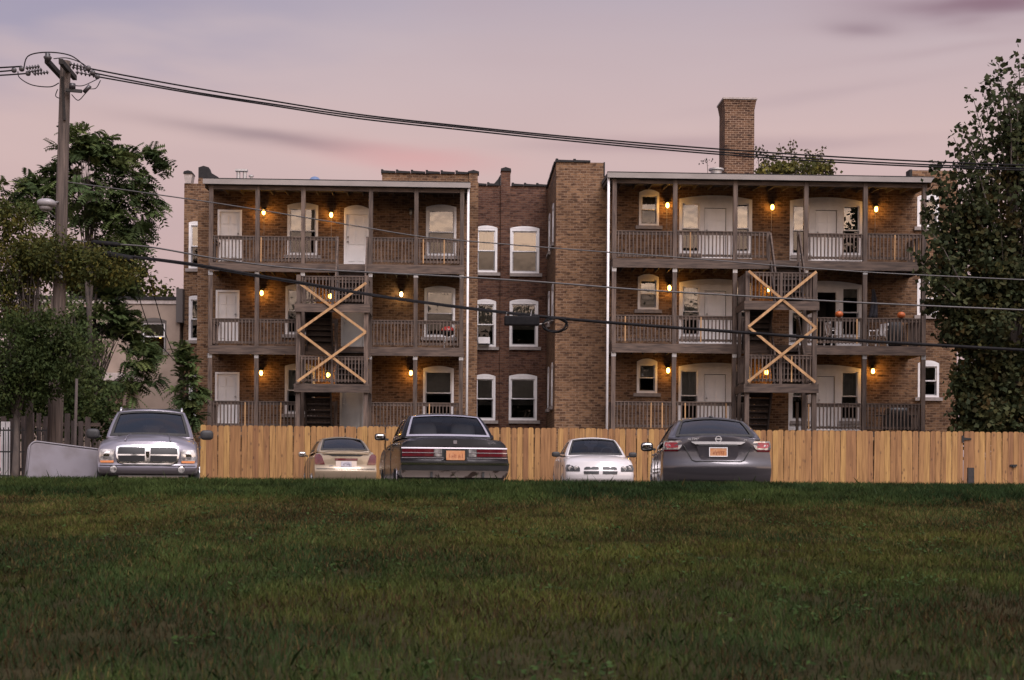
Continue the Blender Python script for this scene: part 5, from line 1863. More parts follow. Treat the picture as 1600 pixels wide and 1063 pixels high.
MB().box(tl.x - .03, trr.x + .03, -.04, -.002, hz_ - .16, hz_ - .001).build('trim_band', STONE, TB_)
FRM = mat('dark_window_frame', (.07, .06, .055), rough=.6)
for k, (a, b, c0_, d0_) in enumerate((w1_, w2_)):
    m = MB(); w, h = b - a, d0_ - c0_
    m.box(-w / 2, -w / 2 + .07, .0, .12, 0, h).box(w / 2 - .07, w / 2, 0, .12, 0, h).box(-w / 2 + .07, w / 2 - .07, 0, .12, h - .07, h).box(-w / 2 + .07, w / 2 - .07, 0, .12, 0, .06)
    m.prism(arc_poly(-w / 2, w / 2, h + .001, .12), -.01, .05)
    o = m.build('window', FRM, TB_); o.location = ((a + b) / 2, 0, c0_)
    sashes(o, -w / 2 + .07, w / 2 - .07, .06, h - .07, .03, .5, .5 if k == 0 else .7, BLIND)
    MB().box(-w / 2 - .1, w / 2 + .1, -.08, .1, -.11, -.003).build('sill', SILL, o)
    if k == 0:
        lm = at(250, 522, TY + .4)
        MB().blob((lm.x - (a + b) / 2, .45, lm.z - c0_), (.10, .05, .17)).build('reflected_glow', BULB, o, smooth=True)  # glowing blob standing in for light reflected in the window
m = MB(); w, h = dr_[1] - dr_[0], dr_[3]
m.box(-w / 2, w / 2, .05, .1, 0, h)
o = m.build('door', mat('tan_door', (.34, .27, .22), rough=.6), TB_); o.location = ((dr_[0] + dr_[1]) / 2, 0, 0)
MB().blob((w / 2 - .1, .02, h * .48), (.03, .03, .03)).build('knob', ALU, o, smooth=True)
ca, cb2 = at(90, 590, TY - 2), at(202, 590, TY - 2)
MB().box(ca.x, cb2.x, -2.0, -.002, ca.z - .1, ca.z + .2).build('canopy', STONE, TB_)
for x in (ca.x + .2, cb2.x - .2):
    MB().box(x - .06, x + .06, -1.9, -1.78, 0, ca.z - .1).build('canopy_post', WOODV, TB_)
tp = at(283, 462, TY)
MB().box(trr.x - .12, trr.x + .14, -.12, .4, hz_ - .9, hz_ + .45).build('corner_pier', mat('dark_stone', (.08, .07, .068), rough=.9), TB_)

# ------------------------------------------------------------------ old board fence, iron fence, post, mattress
BOARDW = mat('old_board', (.075, .055, .05), (.04, .03, .027), 7, .9, stretch=(2, 2, .3), rnd=.3)
BF = tag(empty('board_fence', (0, 40.6, 0)), 'old brown board fence behind the iron railings at far left', 'fence')
bx0 = at(-60, 700, 40.6).x; bx1 = at(150, 700, 40.6).x
bm_ = [MB().box(-.075 + .01 * k, .075, -.012, .012, .03, 2.0).mesh('board', BOARDW) for k in range(3)]
nb = int((bx1 - bx0) / .2)
for k in range(nb):
    hh = 1.0 + random.uniform(-.06, .1)
    place(bm_[k % 3], 'board', BF, (bx0 + k * .2, random.uniform(-.01, .01), 0), (0, random.uniform(-.015, .015), 0), (1, 1, hh))
MB().box(bx0 - .1, bx1 + .1, .02, .07, .5, .6).build('fence_rail', WOOD, BF)
MB().box(bx0 - .1, bx1 + .1, .02, .07, 1.8, 1.9).build('fence_rail', WOOD, BF)
IF_ = tag(empty('iron_fence', (0, 39.6, 0)), 'black iron picket railing at far left edge beside the mattress', 'fence')
ix0, ix1 = at(-40, 700, 39.6).x, at(78, 700, 39.6).x
bar_me = MB().box(-.012, .012, -.012, .012, .05, 1.72).mesh('bar', BLACK)
for k in range(int((ix1 - ix0) / .135) + 1):
    place(bar_me, 'bar', IF_, (ix0 + k * .135, 0, 0))
for zz in (.35, 1.02, 1.62):
    MB().box(ix0 - .05, ix1 + .05, -.02, .02, zz, zz + .04).build('rail', BLACK, IF_)
pa, pb_ = at(2.5, 658, 40.1), at(16, 712, 40.1)
for k, (xa, xb) in enumerate(((2, 8), (9.5, 15.5))):
    a, b = at(xa, 659, 40.1), at(xb, 712, 40.1)
    o = MB().box(-(b.x - a.x) / 2, (b.x - a.x) / 2, -.02, .02, 0, a.z).build('loose_board', WHITE, None)
    o.location = ((a.x + b.x) / 2, 40.1, 0)
    tag(o, 'white board standing behind the iron railing, ' + ('at the very left edge' if k == 0 else 'second from the left edge'), 'board', 'white boards behind the railing')
p = at(116, 700, 35.5)
o = MB().tube([(0, 0, 0), (.05, 0, at(121, 592, 35.5).z)], .035, 8).build('metal_post', BOARDW, None, smooth=True)
o.location = (p.x, 35.5, 0); tag(o, 'thin bare metal post standing left of the silver vehicle', 'post')
# mattress standing on its long edge
MT = mat('mattress_ticking', (.175, .160, .178), (.115, .10, .10), 2.2, .9, bump=.3, detail=9, lo=.42, hi=.72)
a, b = at(36, 742, 28.2), at(168, 748, 28.9)
hl = at(48, 690, 28.2).z; hr = at(150, 703, 28.9).z
mlen = (b - a).length
m = MB()
n = 16
pts = []


def corner(cx_, cz_, r, a0, a1):
    return [(cx_ + r * math.cos(a0 + (a1 - a0) * k / 6), cz_ + r * math.sin(a0 + (a1 - a0) * k / 6)) for k in range(7)]


poly = corner(.12, .12, .10, math.pi * 1.5, math.pi)[::1]
poly = [(.02, .0), (mlen - .02, .0)] + corner(mlen - .14, hr - .14, .14, 0, math.pi / 2) + corner(.26, hl - .14, .14, math.pi / 2, math.pi * .97)
m.prism(poly, -.11, .11)
o = m.build('mattress', MT, None, smooth=False)
bv = o.modifiers.new('round', 'BEVEL'); bv.width = .045; bv.segments = 3; bv.limit_method = 'ANGLE'
o.location = (a.x, a.y, 0); o.rotation_euler = (R(-7), 0, math.atan2(b.y - a.y, b.x - a.x))
tag(o, 'grey mattress standing on its edge in the grass left of the silver vehicle', 'mattress')
top_e = [p for p in poly[2:]] + [poly[0]]
for yy_ in (-.112, .112):
    MB().tube([(x, yy_, z) for x, z in top_e], .014, 6).build('piping', mat('mattress_piping', (.20, .185, .20), rough=.9) if 'mattress_piping' not in MATS else MATS['mattress_piping'], o, smooth=True)

# ------------------------------------------------------------------ trees


def leaf_object(name, V, Fc, colr, parent, mtl=None):
    me = bpy.data.meshes.new(name)
    nv, nf = len(V), len(Fc)
    k = Fc.shape[1]
    me.vertices.add(nv); me.vertices.foreach_set('co', V.astype(np.float32).ravel())
    me.loops.add(nf * k); me.loops.foreach_set('vertex_index', Fc.astype(np.int32).ravel())
    me.polygons.add(nf); me.polygons.foreach_set('loop_start', np.arange(0, nf * k, k, dtype=np.int32))
    me.polygons.foreach_set('loop_total', np.full(nf, k, np.int32))
    at_ = me.attributes.new('tint', 'FLOAT_COLOR', 'POINT')
    at_.data.foreach_set('color', np.concatenate([colr, np.ones((nv, 1))], 1).astype(np.float32).ravel())
    me.materials.append(mtl or LEAF)
    me.update(calc_edges=True)
    me.validate()
    return place(me, name, parent)


def unit(a):
    return a / (np.linalg.norm(a, axis=-1, keepdims=True) + 1e-9)


def leaf_quads(P, D, Nn, Ln, Wd):
    """folded diamond leaves: base P, direction D, face normal Nn"""
    S = unit(np.cross(D, Nn))
    b = P
    l = P + D * (Ln * .45)[:, None] - S * (Wd * .5)[:, None] + Nn * (Wd * .12)[:, None]
    r = P + D * (Ln * .45)[:, None] + S * (Wd * .5)[:, None] + Nn * (Wd * .12)[:, None]
    t = P + D * Ln[:, None]
    V = np.stack([b, r, t, l], 1).reshape(-1, 3)
    F_ = np.arange(len(P) * 4).reshape(-1, 4)
    return V, F_


def limbs(base, top, r0, targets, rg, name_parent):
    """trunk and branches: every target hangs on a limb that leaves the trunk lower down"""
    m = MB()
    base, top = Vector(base), Vector(top)
    n = 6
    pts = []
    for k in range(n + 1):
        t = k / n
        p = base.lerp(top, t) + Vector((rg.normal(0, .05), rg.normal(0, .05), 0)) * (1 if 0 < k < n else 0)
        pts.append(p)
    m.tube(pts, [r0 * (1 - .75 * k / n) for k in range(n + 1)], 9)
    m.build('trunk', BARK, name_parent, smooth=True)
    b = MB()
    for tg in targets:
        tg = Vector(tg)
        h = max(0.12, min(.97, (tg.z - base.z) / max(.1, (top.z - base.z)) * rg.uniform(.45, .75)))
        i = h * n
        k = min(n - 1, int(i))
        s = pts[k].lerp(pts[k + 1], i - k)
        mid = s.lerp(tg, .5) + Vector((rg.normal(0, .12), rg.normal(0, .12), rg.uniform(-.05, .3)))
        r = r0 * rg.uniform(.08, .17)
        b.tube([s, s.lerp(mid, .5) + Vector((0, 0, .04)), mid, mid.lerp(tg, .5), tg], [r, r * .8, r * .6, r * .4, r * .15], 5, cap=False)
    o = b.build('branch', BARK, name_parent, smooth=True)
    o['kind'] = 'stuff'


def crown_points(ells, n, rg, shell=.45):
    out = []
    w = np.array([e[3] * e[4] * e[5] for e in ells]) ** .7
    w = w / w.sum()
    for e, c in zip(ells, rg.multinomial(n, w)):
        d = unit(rg.normal(size=(c, 3)))
        r = rg.uniform(shell, 1.0, (c, 1)) ** .7
        out.append(np.array(e[:3]) + d * r * np.array(e[3:6]))
    return np.concatenate(out)


def broad_tree(name, label, base, top, r0, ells, ncl, nleaf, rc, ls, pal, seed, group=None, droop=.3, cat='tree', wratio=.75):
    rg = np.random.default_rng(seed)
    root = tag(empty(name, base), label, cat, group)
    B = np.array(base, float)
    ells = [(e[0] - B[0], e[1] - B[1], e[2] - B[2], *e[3:]) for e in ells]
    C = crown_points(ells, ncl, rg)
    limbs((0, 0, -.05), Vector(top) - Vector(base), r0, C[: min(len(C), 90)], rg, root)
    n = ncl * nleaf
    ci = np.repeat(np.arange(ncl), nleaf)
    rr = rc * rg.uniform(.6, 1.25, ncl)
    P = C[ci] + rg.normal(0, 1, (n, 3)) * rr[ci][:, None] * np.array([.5, .5, .42])
    D = unit(rg.normal(size=(n, 3)) + np.array([0, 0, -droop]))
    Nn = unit(rg.normal(size=(n, 3)) + np.array([0, -.3, .9]))
    Ln = ls * rg.uniform(.65, 1.25, n)
    V, Fc = leaf_quads(P, D, Nn, Ln, Ln * wratio)
    pal = np.array(pal, float)
    base_c = pal[rg.integers(0, len(pal), ncl)][ci] * rg.uniform(.75, 1.25, (n, 1))
    mixc = pal[rg.integers(0, len(pal), n)]
    colr = np.repeat(base_c * .65 + mixc * .35, 4, 0)
    leaf_object('crown', V, Fc, colr, root)
    return root


def frond_tree(name, label, base, top, r0, ells, nshoot, nfr, fl, ls, pal, seed, group=None):
    """tree of heaven: each shoot ends in a whorl of long arching feather leaves"""
    rg = np.random.default_rng(seed)
    root = tag(empty(name, base), label, 'tree', group)
    B = np.array(base, float)
    ells = [(e[0] - B[0], e[1] - B[1], e[2] - B[2], *e[3:]) for e in ells]
    C = crown_points(ells, nshoot, rg, .3)
    limbs((0, 0, -.05), Vector(top) - Vector(base), r0, C[: min(len(C), 45)], rg, root)
    cen = np.mean([e[:3] for e in ells], 0)
    Vs, Fs, Cs = [], [], []
    pal = np.array(pal, float)
    o = 0
    npair = 8
    stems = MB()
    for c in C:
        outd = unit(c - cen)
        shoot_c = pal[rg.integers(0, len(pal))] * rg.uniform(.6, 1.5)
        for k in range(nfr):
            a = rg.uniform(0, 2 * math.pi)
            d = unit(np.array([math.cos(a), math.sin(a), rg.uniform(-.3, 1.3)]) + outd * .7)
            L_ = fl * rg.uniform(.7, 1.2)
            ts = np.linspace(.12, 1, npair)
            pts = c + d * (ts * L_)[:, None] + np.array([0, 0, -1]) * (ts ** 2 * L_ * rg.uniform(.15, .75))[:, None]
            tan = unit(np.gradient(pts, axis=0))
            side = unit(np.cross(tan, np.array([0, 0, 1.0])))
            ro = rg.normal(0, .5)
            up0 = np.cross(side, tan)
            side, up = side * math.cos(ro) + up0 * math.sin(ro), up0 * math.cos(ro) - side * math.sin(ro)
            col = shoot_c * rg.uniform(.75, 1.25)
            for sg in (-1, 1):
                D = unit(side * sg + tan * .45 - up * .25)
                Ln = ls * (1 - .35 * abs(ts - .5)) * rg.uniform(.85, 1.15, npair)
                V, Fc = leaf_quads(pts, D, up, Ln, Ln * .36)
                Vs.append(V); Fs.append(Fc + o); o += len(V)
                Cs.append(np.repeat((col * np.ones((npair, 3))) * rg.uniform(.85, 1.15, (npair, 1)), 4, 0))
    leaf_object('crown', np.concatenate(Vs), np.concatenate(Fs), np.concatenate(Cs), root)
    return root


DKG = [(0.0274, 0.0410, 0.0129), (0.0350, 0.0513, 0.0151), (0.0226, 0.0335, 0.0129), (0.0452, 0.0567, 0.0170)]
HEAV = [(0.0476, 0.0694, 0.0244), (0.0612, 0.0843, 0.0285), (0.0381, 0.0577, 0.0230), (0.0789, 0.0961, 0.0327)]
OLV = [(0.0533, 0.0612, 0.0156), (0.0734, 0.0721, 0.0174), (0.0418, 0.0503, 0.0156), (0.0994, 0.0816, 0.0174), (0.0346, 0.0422, 0.0150)]
AUT = [(0.0448, 0.0538, 0.0234), (0.0339, 0.0452, 0.0212), (0.0620, 0.0683, 0.0302), (0.0264, 0.0349, 0.0177), (0.0775, 0.0511, 0.0198), (0.0660, 0.0623, 0.0220), (0.0356, 0.0452, 0.0234)]


def ell(px, py, Y, rx, ry, depth=None):
    """an ellipsoid of crown given by its place and half-sizes in photograph pixels"""
    p = at(px, py, Y); s = Y / F
    return (p.x, p.y, p.z, rx * s, (depth or rx * s * .8), ry * s)


def gp_(px, Y, z=0.0):
    p = at(px, 745, Y)
    return (p.x, Y, z)


# tree of heaven behind the pole
Y = 45.0
frond_tree('tree_of_heaven', 'green feathery-leaved tree rising behind the utility pole', gp_(128, Y), at(140, 285, Y), .13,
           [ell(132, 228, Y, 42, 40), ell(160, 250, Y, 30, 30), ell(212, 262, Y, 40, 38), ell(90, 282, Y, 46, 30), ell(35, 298, Y, 38, 24), ell(200, 325, Y, 46, 48), ell(140, 310, Y, 55, 40),
            ell(190, 375, Y, 35, 25), ell(70, 330, Y, 50, 25)],
           215, 7, .54, .19, HEAV, 5)
# younger tree with a bare grey stem before the tan building
Y = 46.0
frond_tree('tree_of_heaven', 'slender grey-stemmed young tree with drooping feathery leaves, in front of tan building', gp_(146, Y), at(152, 440, Y), .15,
           [ell(165, 500, Y, 50, 30), ell(215, 555, Y, 26, 30), ell(110, 530, Y, 45, 35), ell(236, 588, Y, 14, 18), ell(120, 600, Y, 55, 35), ell(195, 612, Y, 34, 26), ell(175, 455, Y, 45, 20), ell(195, 520, Y, 30, 25)],
           190, 7, .46, .17, HEAV, 6)
Y = 50.5
frond_tree('feathery_shrub', 'feathery green shrub squeezed between tan building and left brick corner', gp_(292, Y), at(294, 600, Y), .07,
           [ell(293, 560, Y, 16, 26), ell(296, 610, Y, 20, 36), ell(287, 655, Y, 24, 28)], 60, 7, .44, .17, HEAV, 7)['category'] = 'shrub'
# leafy trees at the left edge, round the pole
Y = 37.9
broad_tree('leafy_tree', 'olive green leafy tree at left edge with branches round the pole', gp_(40, Y), at(60, 420, Y), .13,
           [ell(15, 410, Y, 60, 45), ell(75, 400, Y, 60, 34), ell(5, 470, Y, 60, 50), ell(140, 415, Y, 48, 26), ell(15, 340, Y, 34, 24), ell(185, 425, Y, 24, 22)],
           520, 30, .30, .12, OLV, 8, None, droop=.7, wratio=.5)
Y = 36.4
broad_tree('leafy_tree', 'darker leafy tree low at the left edge, hiding the middle of the pole', gp_(22, Y), at(30, 540, Y), .10,
           [ell(20, 545, Y, 60, 55), ell(75, 525, Y, 42, 40), ell(60, 585, Y, 60, 40), ell(15, 610, Y, 40, 30), ell(105, 560, Y, 34, 34)],
           430, 30, .28, .115, DKG, 18, None, droop=.8, wratio=.5)
Y = 44.5
broad_tree('leafy_tree', 'mid green leafy tree hiding the left half of the tan building', gp_(110, Y), at(112, 500, Y), .12,
           [ell(95, 500, Y, 50, 40), ell(140, 560, Y, 36, 36), ell(70, 560, Y, 50, 45), ell(120, 600, Y, 55, 30)],
           200, 24, .36, .15, HEAV, 28, None, droop=.8, wratio=.45)
Y = 43.5
broad_tree('leafy_tree', 'dark bushy tree at far left behind the board fence', gp_(20, Y), at(15, 560, Y), .14,
           [ell(20, 580, Y, 60, 50), ell(85, 620, Y, 50, 40), ell(130, 650, Y, 45, 40), ell(15, 640, Y, 60, 45), ell(165, 655, Y, 28, 36)],
           330, 34, .34, .13, DKG, 9, None, droop=.6)
Y = 66.0
broad_tree('distant_tree', 'yellow-green tree showing above the tan building roof', gp_(190, Y), at(190, 440, Y), .2,
           [ell(150, 430, Y, 70, 42), ell(205, 440, Y, 40, 32), ell(250, 455, Y, 25, 18), ell(90, 410, Y, 60, 40)], 190, 26, .55, .24, OLV, 10, None)
# big tree at the right edge, before the building
Y = 45.5
broad_tree('cottonwood_tree', 'tall broad-leaved tree with autumn tints filling the right edge', gp_(1585, Y), at(1578, 130, Y), .26,
           [ell(1595, 330, Y, 70, 90), ell(1545, 430, Y, 62, 70), ell(1600, 500, Y, 110, 100), ell(1535, 560, Y, 44, 70), ell(1565, 620, Y, 70, 50),
            ell(1605, 230, Y, 42, 70), ell(1482, 400, Y, 32, 44), ell(1472, 450, Y, 24, 34), ell(1570, 660, Y, 80, 50), ell(1508, 500, Y, 32, 44), ell(1525, 345, Y, 40, 40), ell(1500, 590, Y, 14, 30)],
           1000, 30, .36, .18, AUT, 12, None, wratio=.85)
# its upper shoots stand up one by one against the sky
rg = np.random.default_rng(21)
SH = [(1447, 330, 1490, 420, 10), (1440, 425, 1500, 470, 11), (1452, 480, 1510, 520, 12), (1467, 520, 1520, 550, 12), (1515, 215, 1550, 340, 13), (1545, 130, 1570, 260, 11), (1585, 120, 1590, 260, 12), (1475, 300, 1520, 400, 14), (1495, 260, 1540, 370, 14), (1560, 100, 1572, 230, 13), (1592, 92, 1590, 230, 14), (1520, 150, 1550, 300, 15), (1540, 165, 1560, 290, 11), (1505, 200, 1545, 330, 15), (1490, 215, 1535, 350, 12), (1483, 268, 1530, 390, 11),
      (1462, 262, 1500, 370, 10), (1455, 300, 1490, 400, 12), (1610, 110, 1605, 240, 14), (1450, 355, 1500, 440, 14), (1435, 395, 1490, 450, 12), (1575, 150, 1580, 260, 14), (1530, 220, 1560, 320, 18),
      (1510, 250, 1550, 350, 18), (1500, 300, 1545, 400, 20), (1600, 160, 1600, 260, 18), (1470, 420, 1520, 480, 16)]
root = [o for o in bpy.data.objects if o.name == 'cottonwood_tree'][0]
B = np.array(root.location)
Vs, Fs, Cs = [], [], []
o_ = 0
tw = MB()
pal = np.array(AUT[:3])
for x1, y1, x0, y0, rad in SH:
    dy = rg.uniform(-1.2, 1.0)
    a = np.array(at(x0, y0, 45.5 + dy)) - B; b = np.array(at(x1, y1, 45.5 + dy)) - B
    tw.tube([Vector(a), Vector(a * .45 + b * .55 + np.array([.05, 0, .05])), Vector(b)], [.03, .018, .008], 5, cap=False)
    n = 120
    tc_ = np.linspace(.05, 1.0, 7)
    t = np.clip(tc_[rg.integers(0, 7, n)] + rg.normal(0, .035, n), 0, 1.03)
    P = a + (b - a) * t[:, None] + rg.normal(0, 1, (n, 3)) * rad * .50 * 45.5 / F * np.array([1, 1, .9])
    D = unit(rg.normal(size=(n, 3)) + np.array([0, 0, -.3])); Nn = unit(rg.normal(size=(n, 3)) + np.array([0, -.5, .5]))
    Ln = .19 * rg.uniform(.7, 1.2, n)
    V, Fc = leaf_quads(P, D, Nn, Ln, Ln * .9)
    Vs.append(V); Fs.append(Fc + o_); o_ += len(V)
    Cs.append(np.repeat(pal[rg.integers(0, 3, n)] * rg.uniform(.6, 1.1, (n, 1)), 4, 0))
lo = leaf_object('upper_shoots', np.concatenate(Vs), np.concatenate(Fs), np.concatenate(Cs), root)
tb = tw.build('twig', BARK, root, smooth=True); tb['kind'] = 'stuff'
# tree behind the roof and the sapling on it
Y = 68.0
broad_tree('distant_tree', 'thin yellow-green treetop showing above the roof right of the chimney', gp_(1245, Y), at(1245, 258, Y), .2,
           [ell(1203, 266, Y, 22, 12), ell(1250, 266, Y, 36, 14), ell(1282, 266, Y, 18, 14)], 60, 20, .34, .22,
           [(.16, .14, .035), (.11, .11, .035), (.07, .075, .03)], 14, None)
rt_ = [o for o in bpy.data.objects if o.name.startswith('distant_tree')][-1]
for o in bpy.data.objects:
    if o.get('label', '').startswith('thin yellow-green treetop'):
        rt_ = o
B = np.array(rt_.location)
rg = np.random.default_rng(44)
Vs, Fs, Cs, o_, tw = [], [], [], 0, MB()
for x1, y1, x0, y0 in ((1181, 232, 1186, 268), (1189, 238, 1195, 268), (1197, 240, 1202, 270), (1219, 229, 1226, 268), (1234, 233, 1238, 266), (1239, 223, 1242, 264), (1260, 234, 1258, 266), (1285, 234, 1276, 268), (1297, 256, 1285, 270), (1301, 268, 1290, 274), (1272, 243, 1268, 268), (1212, 245, 1215, 268)):
    a = np.array(at(x0, y0, Y)) - B; b = np.array(at(x1, y1, Y)) - B
    tw.tube([Vector(a), Vector((a + b) / 2 + np.array([.05, 0, 0])), Vector(b)], [.03, .02, .01], 4, cap=False)
    n = 26
    t = np.where(rg.random(n) < .4, rg.uniform(.85, 1.03, n), rg.uniform(0, 1, n))
    P = a + (b - a) * t[:, None] + rg.normal(0, .085, (n, 3))
    V, Fc = leaf_quads(P, unit(rg.normal(size=(n, 3))), unit(rg.normal(size=(n, 3)) + np.array([0, -.6, .4])), np.full(n, .17), np.full(n, .12))
    Vs.append(V); Fs.append(Fc + o_); o_ += len(V)
    Cs.append(np.repeat(np.array([[.055, .05, .025]]) * rg.uniform(.6, 1.6, (n, 1)), 4, 0))
leaf_object('upper_shoots', np.concatenate(Vs), np.concatenate(Fs), np.concatenate(Cs), rt_)['kind'] = 'stuff'
tb = tw.build('twig', BARK, rt_, smooth=True); tb['kind'] = 'stuff'
Y = 62.0
broad_tree('dark_tree', 'dark dense tree filling the gap right of the apartment building', gp_(1570, Y), at(1570, 420, Y), .25,
           [ell(1560, 480, Y, 60, 90), ell(1620, 520, Y, 70, 120), ell(1540, 620, Y, 55, 70), ell(1610, 650, Y, 70, 60)], 420, 26, .6, .30, DKG, 15, None)
pw = BO + UD * U(1108, vRW + 2.5) + VD * (vRW + 2.5); zt_ = Wz(1108, 272, vRW + 2.5)
rgs = np.random.default_rng(3)
o = tag(empty('roof_sapling', (pw.x, pw.y, topR - .06)), 'tiny weed sapling growing on the roof left of the chimney', 'plant')
q = MB(); q.tube([(0, 0, 0), (-.05, 0, .3), (-.11, 0, .55 + zt_ - topR)], .012, 5); q.build('stem', BARK, o)
n = 26
P = np.array([-.11, 0, .55 + zt_ - topR]) + rgs.normal(0, 1, (n, 3)) * np.array([.10, .05, .06])
V, Fc = leaf_quads(P, unit(rgs.normal(size=(n, 3))), unit(rgs.normal(size=(n, 3)) + np.array([0, -.5, .5])), np.full(n, .09), np.full(n, .06))
leaf_object('leaves', V, Fc, np.full((n * 4, 3), .03), o)

# trees across the street, behind the photographer: they stand in the lower window reflections
rgb = np.random.default_rng(31)
Vs, Fs, Cs, o_ = [], [], [], 0
cx = -60.0
while cx < 64:
    r = rgb.uniform(4.0, 6.5)
    h = rgb.uniform(13.5, 19.0)
    n = 1500
    d = unit(rgb.normal(size=(n, 3)))
    P = np.array([cx, -30 + rgb.uniform(-3, 3), h - r * 1.1]) + d * rgb.uniform(.5, 1, (n, 1)) * np.array([r, r * .8, r * 1.15])
    P = np.concatenate([P, np.stack([rgb.uniform(cx - r, cx + r, 700), np.full(700, -30.0) + rgb.normal(0, 1, 700), rgb.uniform(-1, 9, 700)], 1)])
    n = len(P)
    Ln = rgb.uniform(.7, 1.4, n)
    V, Fc = leaf_quads(P, unit(rgb.normal(size=(n, 3))), unit(rgb.normal(size=(n, 3)) + np.array([0, .6, .4])), Ln, Ln * .8)
    Vs.append(V); Fs.append(Fc + o_); o_ += len(V)
    Cs.append(np.repeat(np.array(DKG)[rgb.integers(0, 4, n)], 4, 0))
    cx += r * 1.35
tl_ = leaf_object('tree_line', np.concatenate(Vs), np.concatenate(Fs), np.concatenate(Cs), None)
tag(tl_, 'row of trees across the street behind the photographer', 'trees', kind='stuff')

# ------------------------------------------------------------------ grass


def vnoise(x, y, seed, oct_=3):
    out = np.zeros_like(x)
    amp, tot = 1.0, 0.0
    for k in range(oct_):
        g = np.random.default_rng(seed + k).random((64, 64))
        xi, yi = np.floor(x).astype(int), np.floor(y).astype(int)
        fx, fy = x - xi, y - yi
        fx, fy = fx * fx * (3 - 2 * fx), fy * fy * (3 - 2 * fy)
        a = g[xi % 64, yi % 64]; b = g[(xi + 1) % 64, yi % 64]; c = g[xi % 64, (yi + 1) % 64]; d = g[(xi + 1) % 64, (yi + 1) % 64]
        out += amp * ((a * (1 - fx) + b * fx) * (1 - fy) + (c * (1 - fx) + d * fx) * fy)
        tot += amp
        amp *= .55
        x, y = x * 2.1 + 7.3, y * 2.1 + 3.1
    return out / tot


rg = np.random.default_rng(77)
NB = 440000
yy = 5.6 + (21.9 - 5.6) * rg.random(NB * 2) ** .95
half = .40 * yy + 1.6
xx = (rg.random(NB * 2) * 2 - 1) * 10.2
keep = np.abs(xx) < half
xx, yy = xx[keep][:NB], yy[keep][:NB]
nbld = len(xx)
n1 = vnoise(xx * .8 + 20, yy * .65 + 9, 1)          # broad patches
n2 = vnoise(xx * 2.4 + 3, yy * 1.7, 5, 4)               # tufts
n3 = vnoise(xx * .42 + 40, yy * .42 + 5, 9)           # long drifts across the slope
edge = np.clip((yy - 17.6 + (n1 - .5) * 1.2) / .7, 0, 1)
bare = (n2 < .36) & (yy < 14)
thin = rg.random(nbld) < np.where(bare, .45, 1.0)
xx, yy, n1, n2, n3, edge = (a[thin] for a in (xx, yy, n1, n2, n3, edge))
nbld = len(xx)
zz = lawn_z(xx, yy)
h = (.022 + .05 * n2 ** 1.3 + .02 * rg.random(nbld)) * (1 - edge) + edge * (.075 + .06 * rg.random(nbld))
tall = rg.random(nbld) < .006
h = np.where(tall, h * rg.uniform(1.4, 2.0, nbld), h)
wd = (.0020 + .0018 * rg.random(nbld)) * np.clip(yy / 9, .85, 2.2)
ang = rg.uniform(0, 2 * math.pi, nbld)
lean = rg.normal(.0, .36, (nbld, 2)) * h[:, None]
sx_, sy_ = np.cos(ang) * wd, np.sin(ang) * wd
b0 = np.stack([xx - sx_, yy - sy_, zz - .01], 1); b1 = np.stack([xx + sx_, yy + sy_, zz - .01], 1)
m0 = np.stack([xx - sx_ * .8 + lean[:, 0] * .35, yy - sy_ * .8 + lean[:, 1] * .35, zz + h * .55], 1)
m1 = np.stack([xx + sx_ * .8 + lean[:, 0] * .35, yy + sy_ * .8 + lean[:, 1] * .35, zz + h * .55], 1)
tp_ = np.stack([xx + lean[:, 0], yy + lean[:, 1], zz + h], 1)
V = np.stack([b0, b1, m1, tp_, m0], 1).reshape(-1, 3)
i0 = np.arange(nbld)[:, None] * 5
Fc = i0 + np.arange(5)[None]
green = np.array([.044, .064, .018]); dgreen = np.array([.023, .041, .014]); olive = np.array([.084, .086, .018]); straw = np.array([.120, .092, .033]); brown = np.array([.056, .034, .016])
t1 = np.clip((n1 - .35) / .3, 0, 1)[:, None]
colr = dgreen * (1 - t1) + green * t1
t2 = np.clip((n3 - .45) / .22, 0, 1)[:, None] * (1 - edge[:, None])
colr = colr * (1 - t2 * .65) + olive * t2 * .65
far = np.clip((yy - 11) / 4.5, 0, 1) * (1 - edge)
u1 = rg.random(nbld)
dry = u1 < (.08 + .36 * far + .16 * np.clip((.45 - n2) / .2, 0, 1)) * (1 - .8 * edge)
colr = np.where(dry[:, None], straw * rg.uniform(.55, 1.0, (nbld, 1)), colr)
worn = np.exp(-((xx - 3.6) / 1.5) ** 2 - ((yy - 8.6) / 1.5) ** 2) + .8 * np.exp(-((xx + .2) / .9) ** 2 - ((yy - 9.3) / .6) ** 2)
br_ = rg.random(nbld) < (.05 + .28 * np.clip((.42 - n1) / .12, 0, 1) + .4 * worn) * (1 - edge)
colr = np.where(br_[:, None], brown * rg.uniform(.6, 1.2, (nbld, 1)), colr)
colr = colr * rg.uniform(.7, 1.3, (nbld, 1)) * (.6 + .8 * np.clip((n2 - .25) / .5, 0, 1))[:, None]
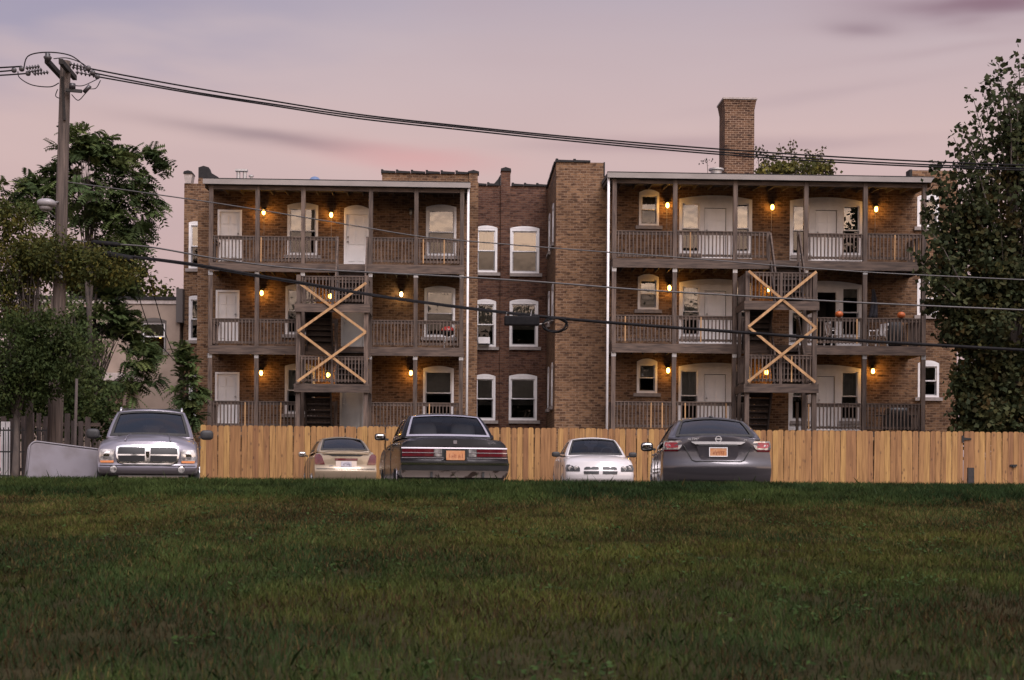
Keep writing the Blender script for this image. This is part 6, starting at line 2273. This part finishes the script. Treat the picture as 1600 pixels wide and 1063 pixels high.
# flat broad-leaved weeds and clover between the blades
nw = 3600
wx = (rg.random(nw) * 2 - 1) * 7.0; wy = 6.4 + 12 * rg.random(nw)
wk = vnoise(wx * 1.1 + 50, wy * 1.1 + 3, 15) > .56
wx, wy = wx[wk], wy[wk]
k5 = 5
wx = np.repeat(wx, k5) + rg.normal(0, .03, len(wx) * k5); wy = np.repeat(wy, k5) + rg.normal(0, .03, len(wy) * k5)
wz = lawn_z(wx, wy) + rg.uniform(.015, .05, len(wx))
Pw = np.stack([wx, wy, wz], 1)
Vw, Fw = leaf_quads(Pw, unit(rg.normal(size=(len(wx), 3)) * np.array([1, 1, .35])), unit(rg.normal(0, .35, (len(wx), 3)) + np.array([0, -.2, 1])), rg.uniform(.025, .06, len(wx)), rg.uniform(.018, .035, len(wx)))
wo_ = leaf_object('weeds', Vw, Fw, np.repeat(np.array([[.030, .052, .014]]) * rg.uniform(.6, 1.5, (len(wx), 1)), 4, 0), None, GRASSM)
tag(wo_, 'flat broad-leaved weeds scattered through the grass', 'weeds', kind='stuff')
go = leaf_object('grass', V, Fc, np.repeat(colr, 5, 0), None, GRASSM)
tag(go, 'rough mown grass of the vacant lot in the foreground', 'grass', kind='stuff')

for px, py, lab in ((1169, 781, 'small white scrap of litter in the grass below the grey sedan'),):
    d = ray(px, py)
    Yg = min(np.linspace(6, 21, 400), key=lambda q: abs(CAMZ + d.z * q - float(lawn_z(d.x * q, q)) - .05))
    m = MB()
    rl = random.Random(int(px))
    for j in range(4):
        for i in range(5):
            m.v.append(((i - 2) * .022, (j - 1.5) * .02, .03 * rl.random() + .06))
    for j in range(3):
        for i in range(4):
            q = j * 5 + i
            m.f.append((q, q + 1, q + 6, q + 5))
    o = m.build('litter', WHITE if 'white' in lab else mat('dead_leaf', (.16, .07, .035), rough=.8), None, smooth=True)
    so_ = o.modifiers.new('thick', 'SOLIDIFY'); so_.thickness = .004
    o.location = (d.x * Yg, Yg, float(lawn_z(d.x * Yg, Yg)) - .02)
    tag(o, lab, 'litter')
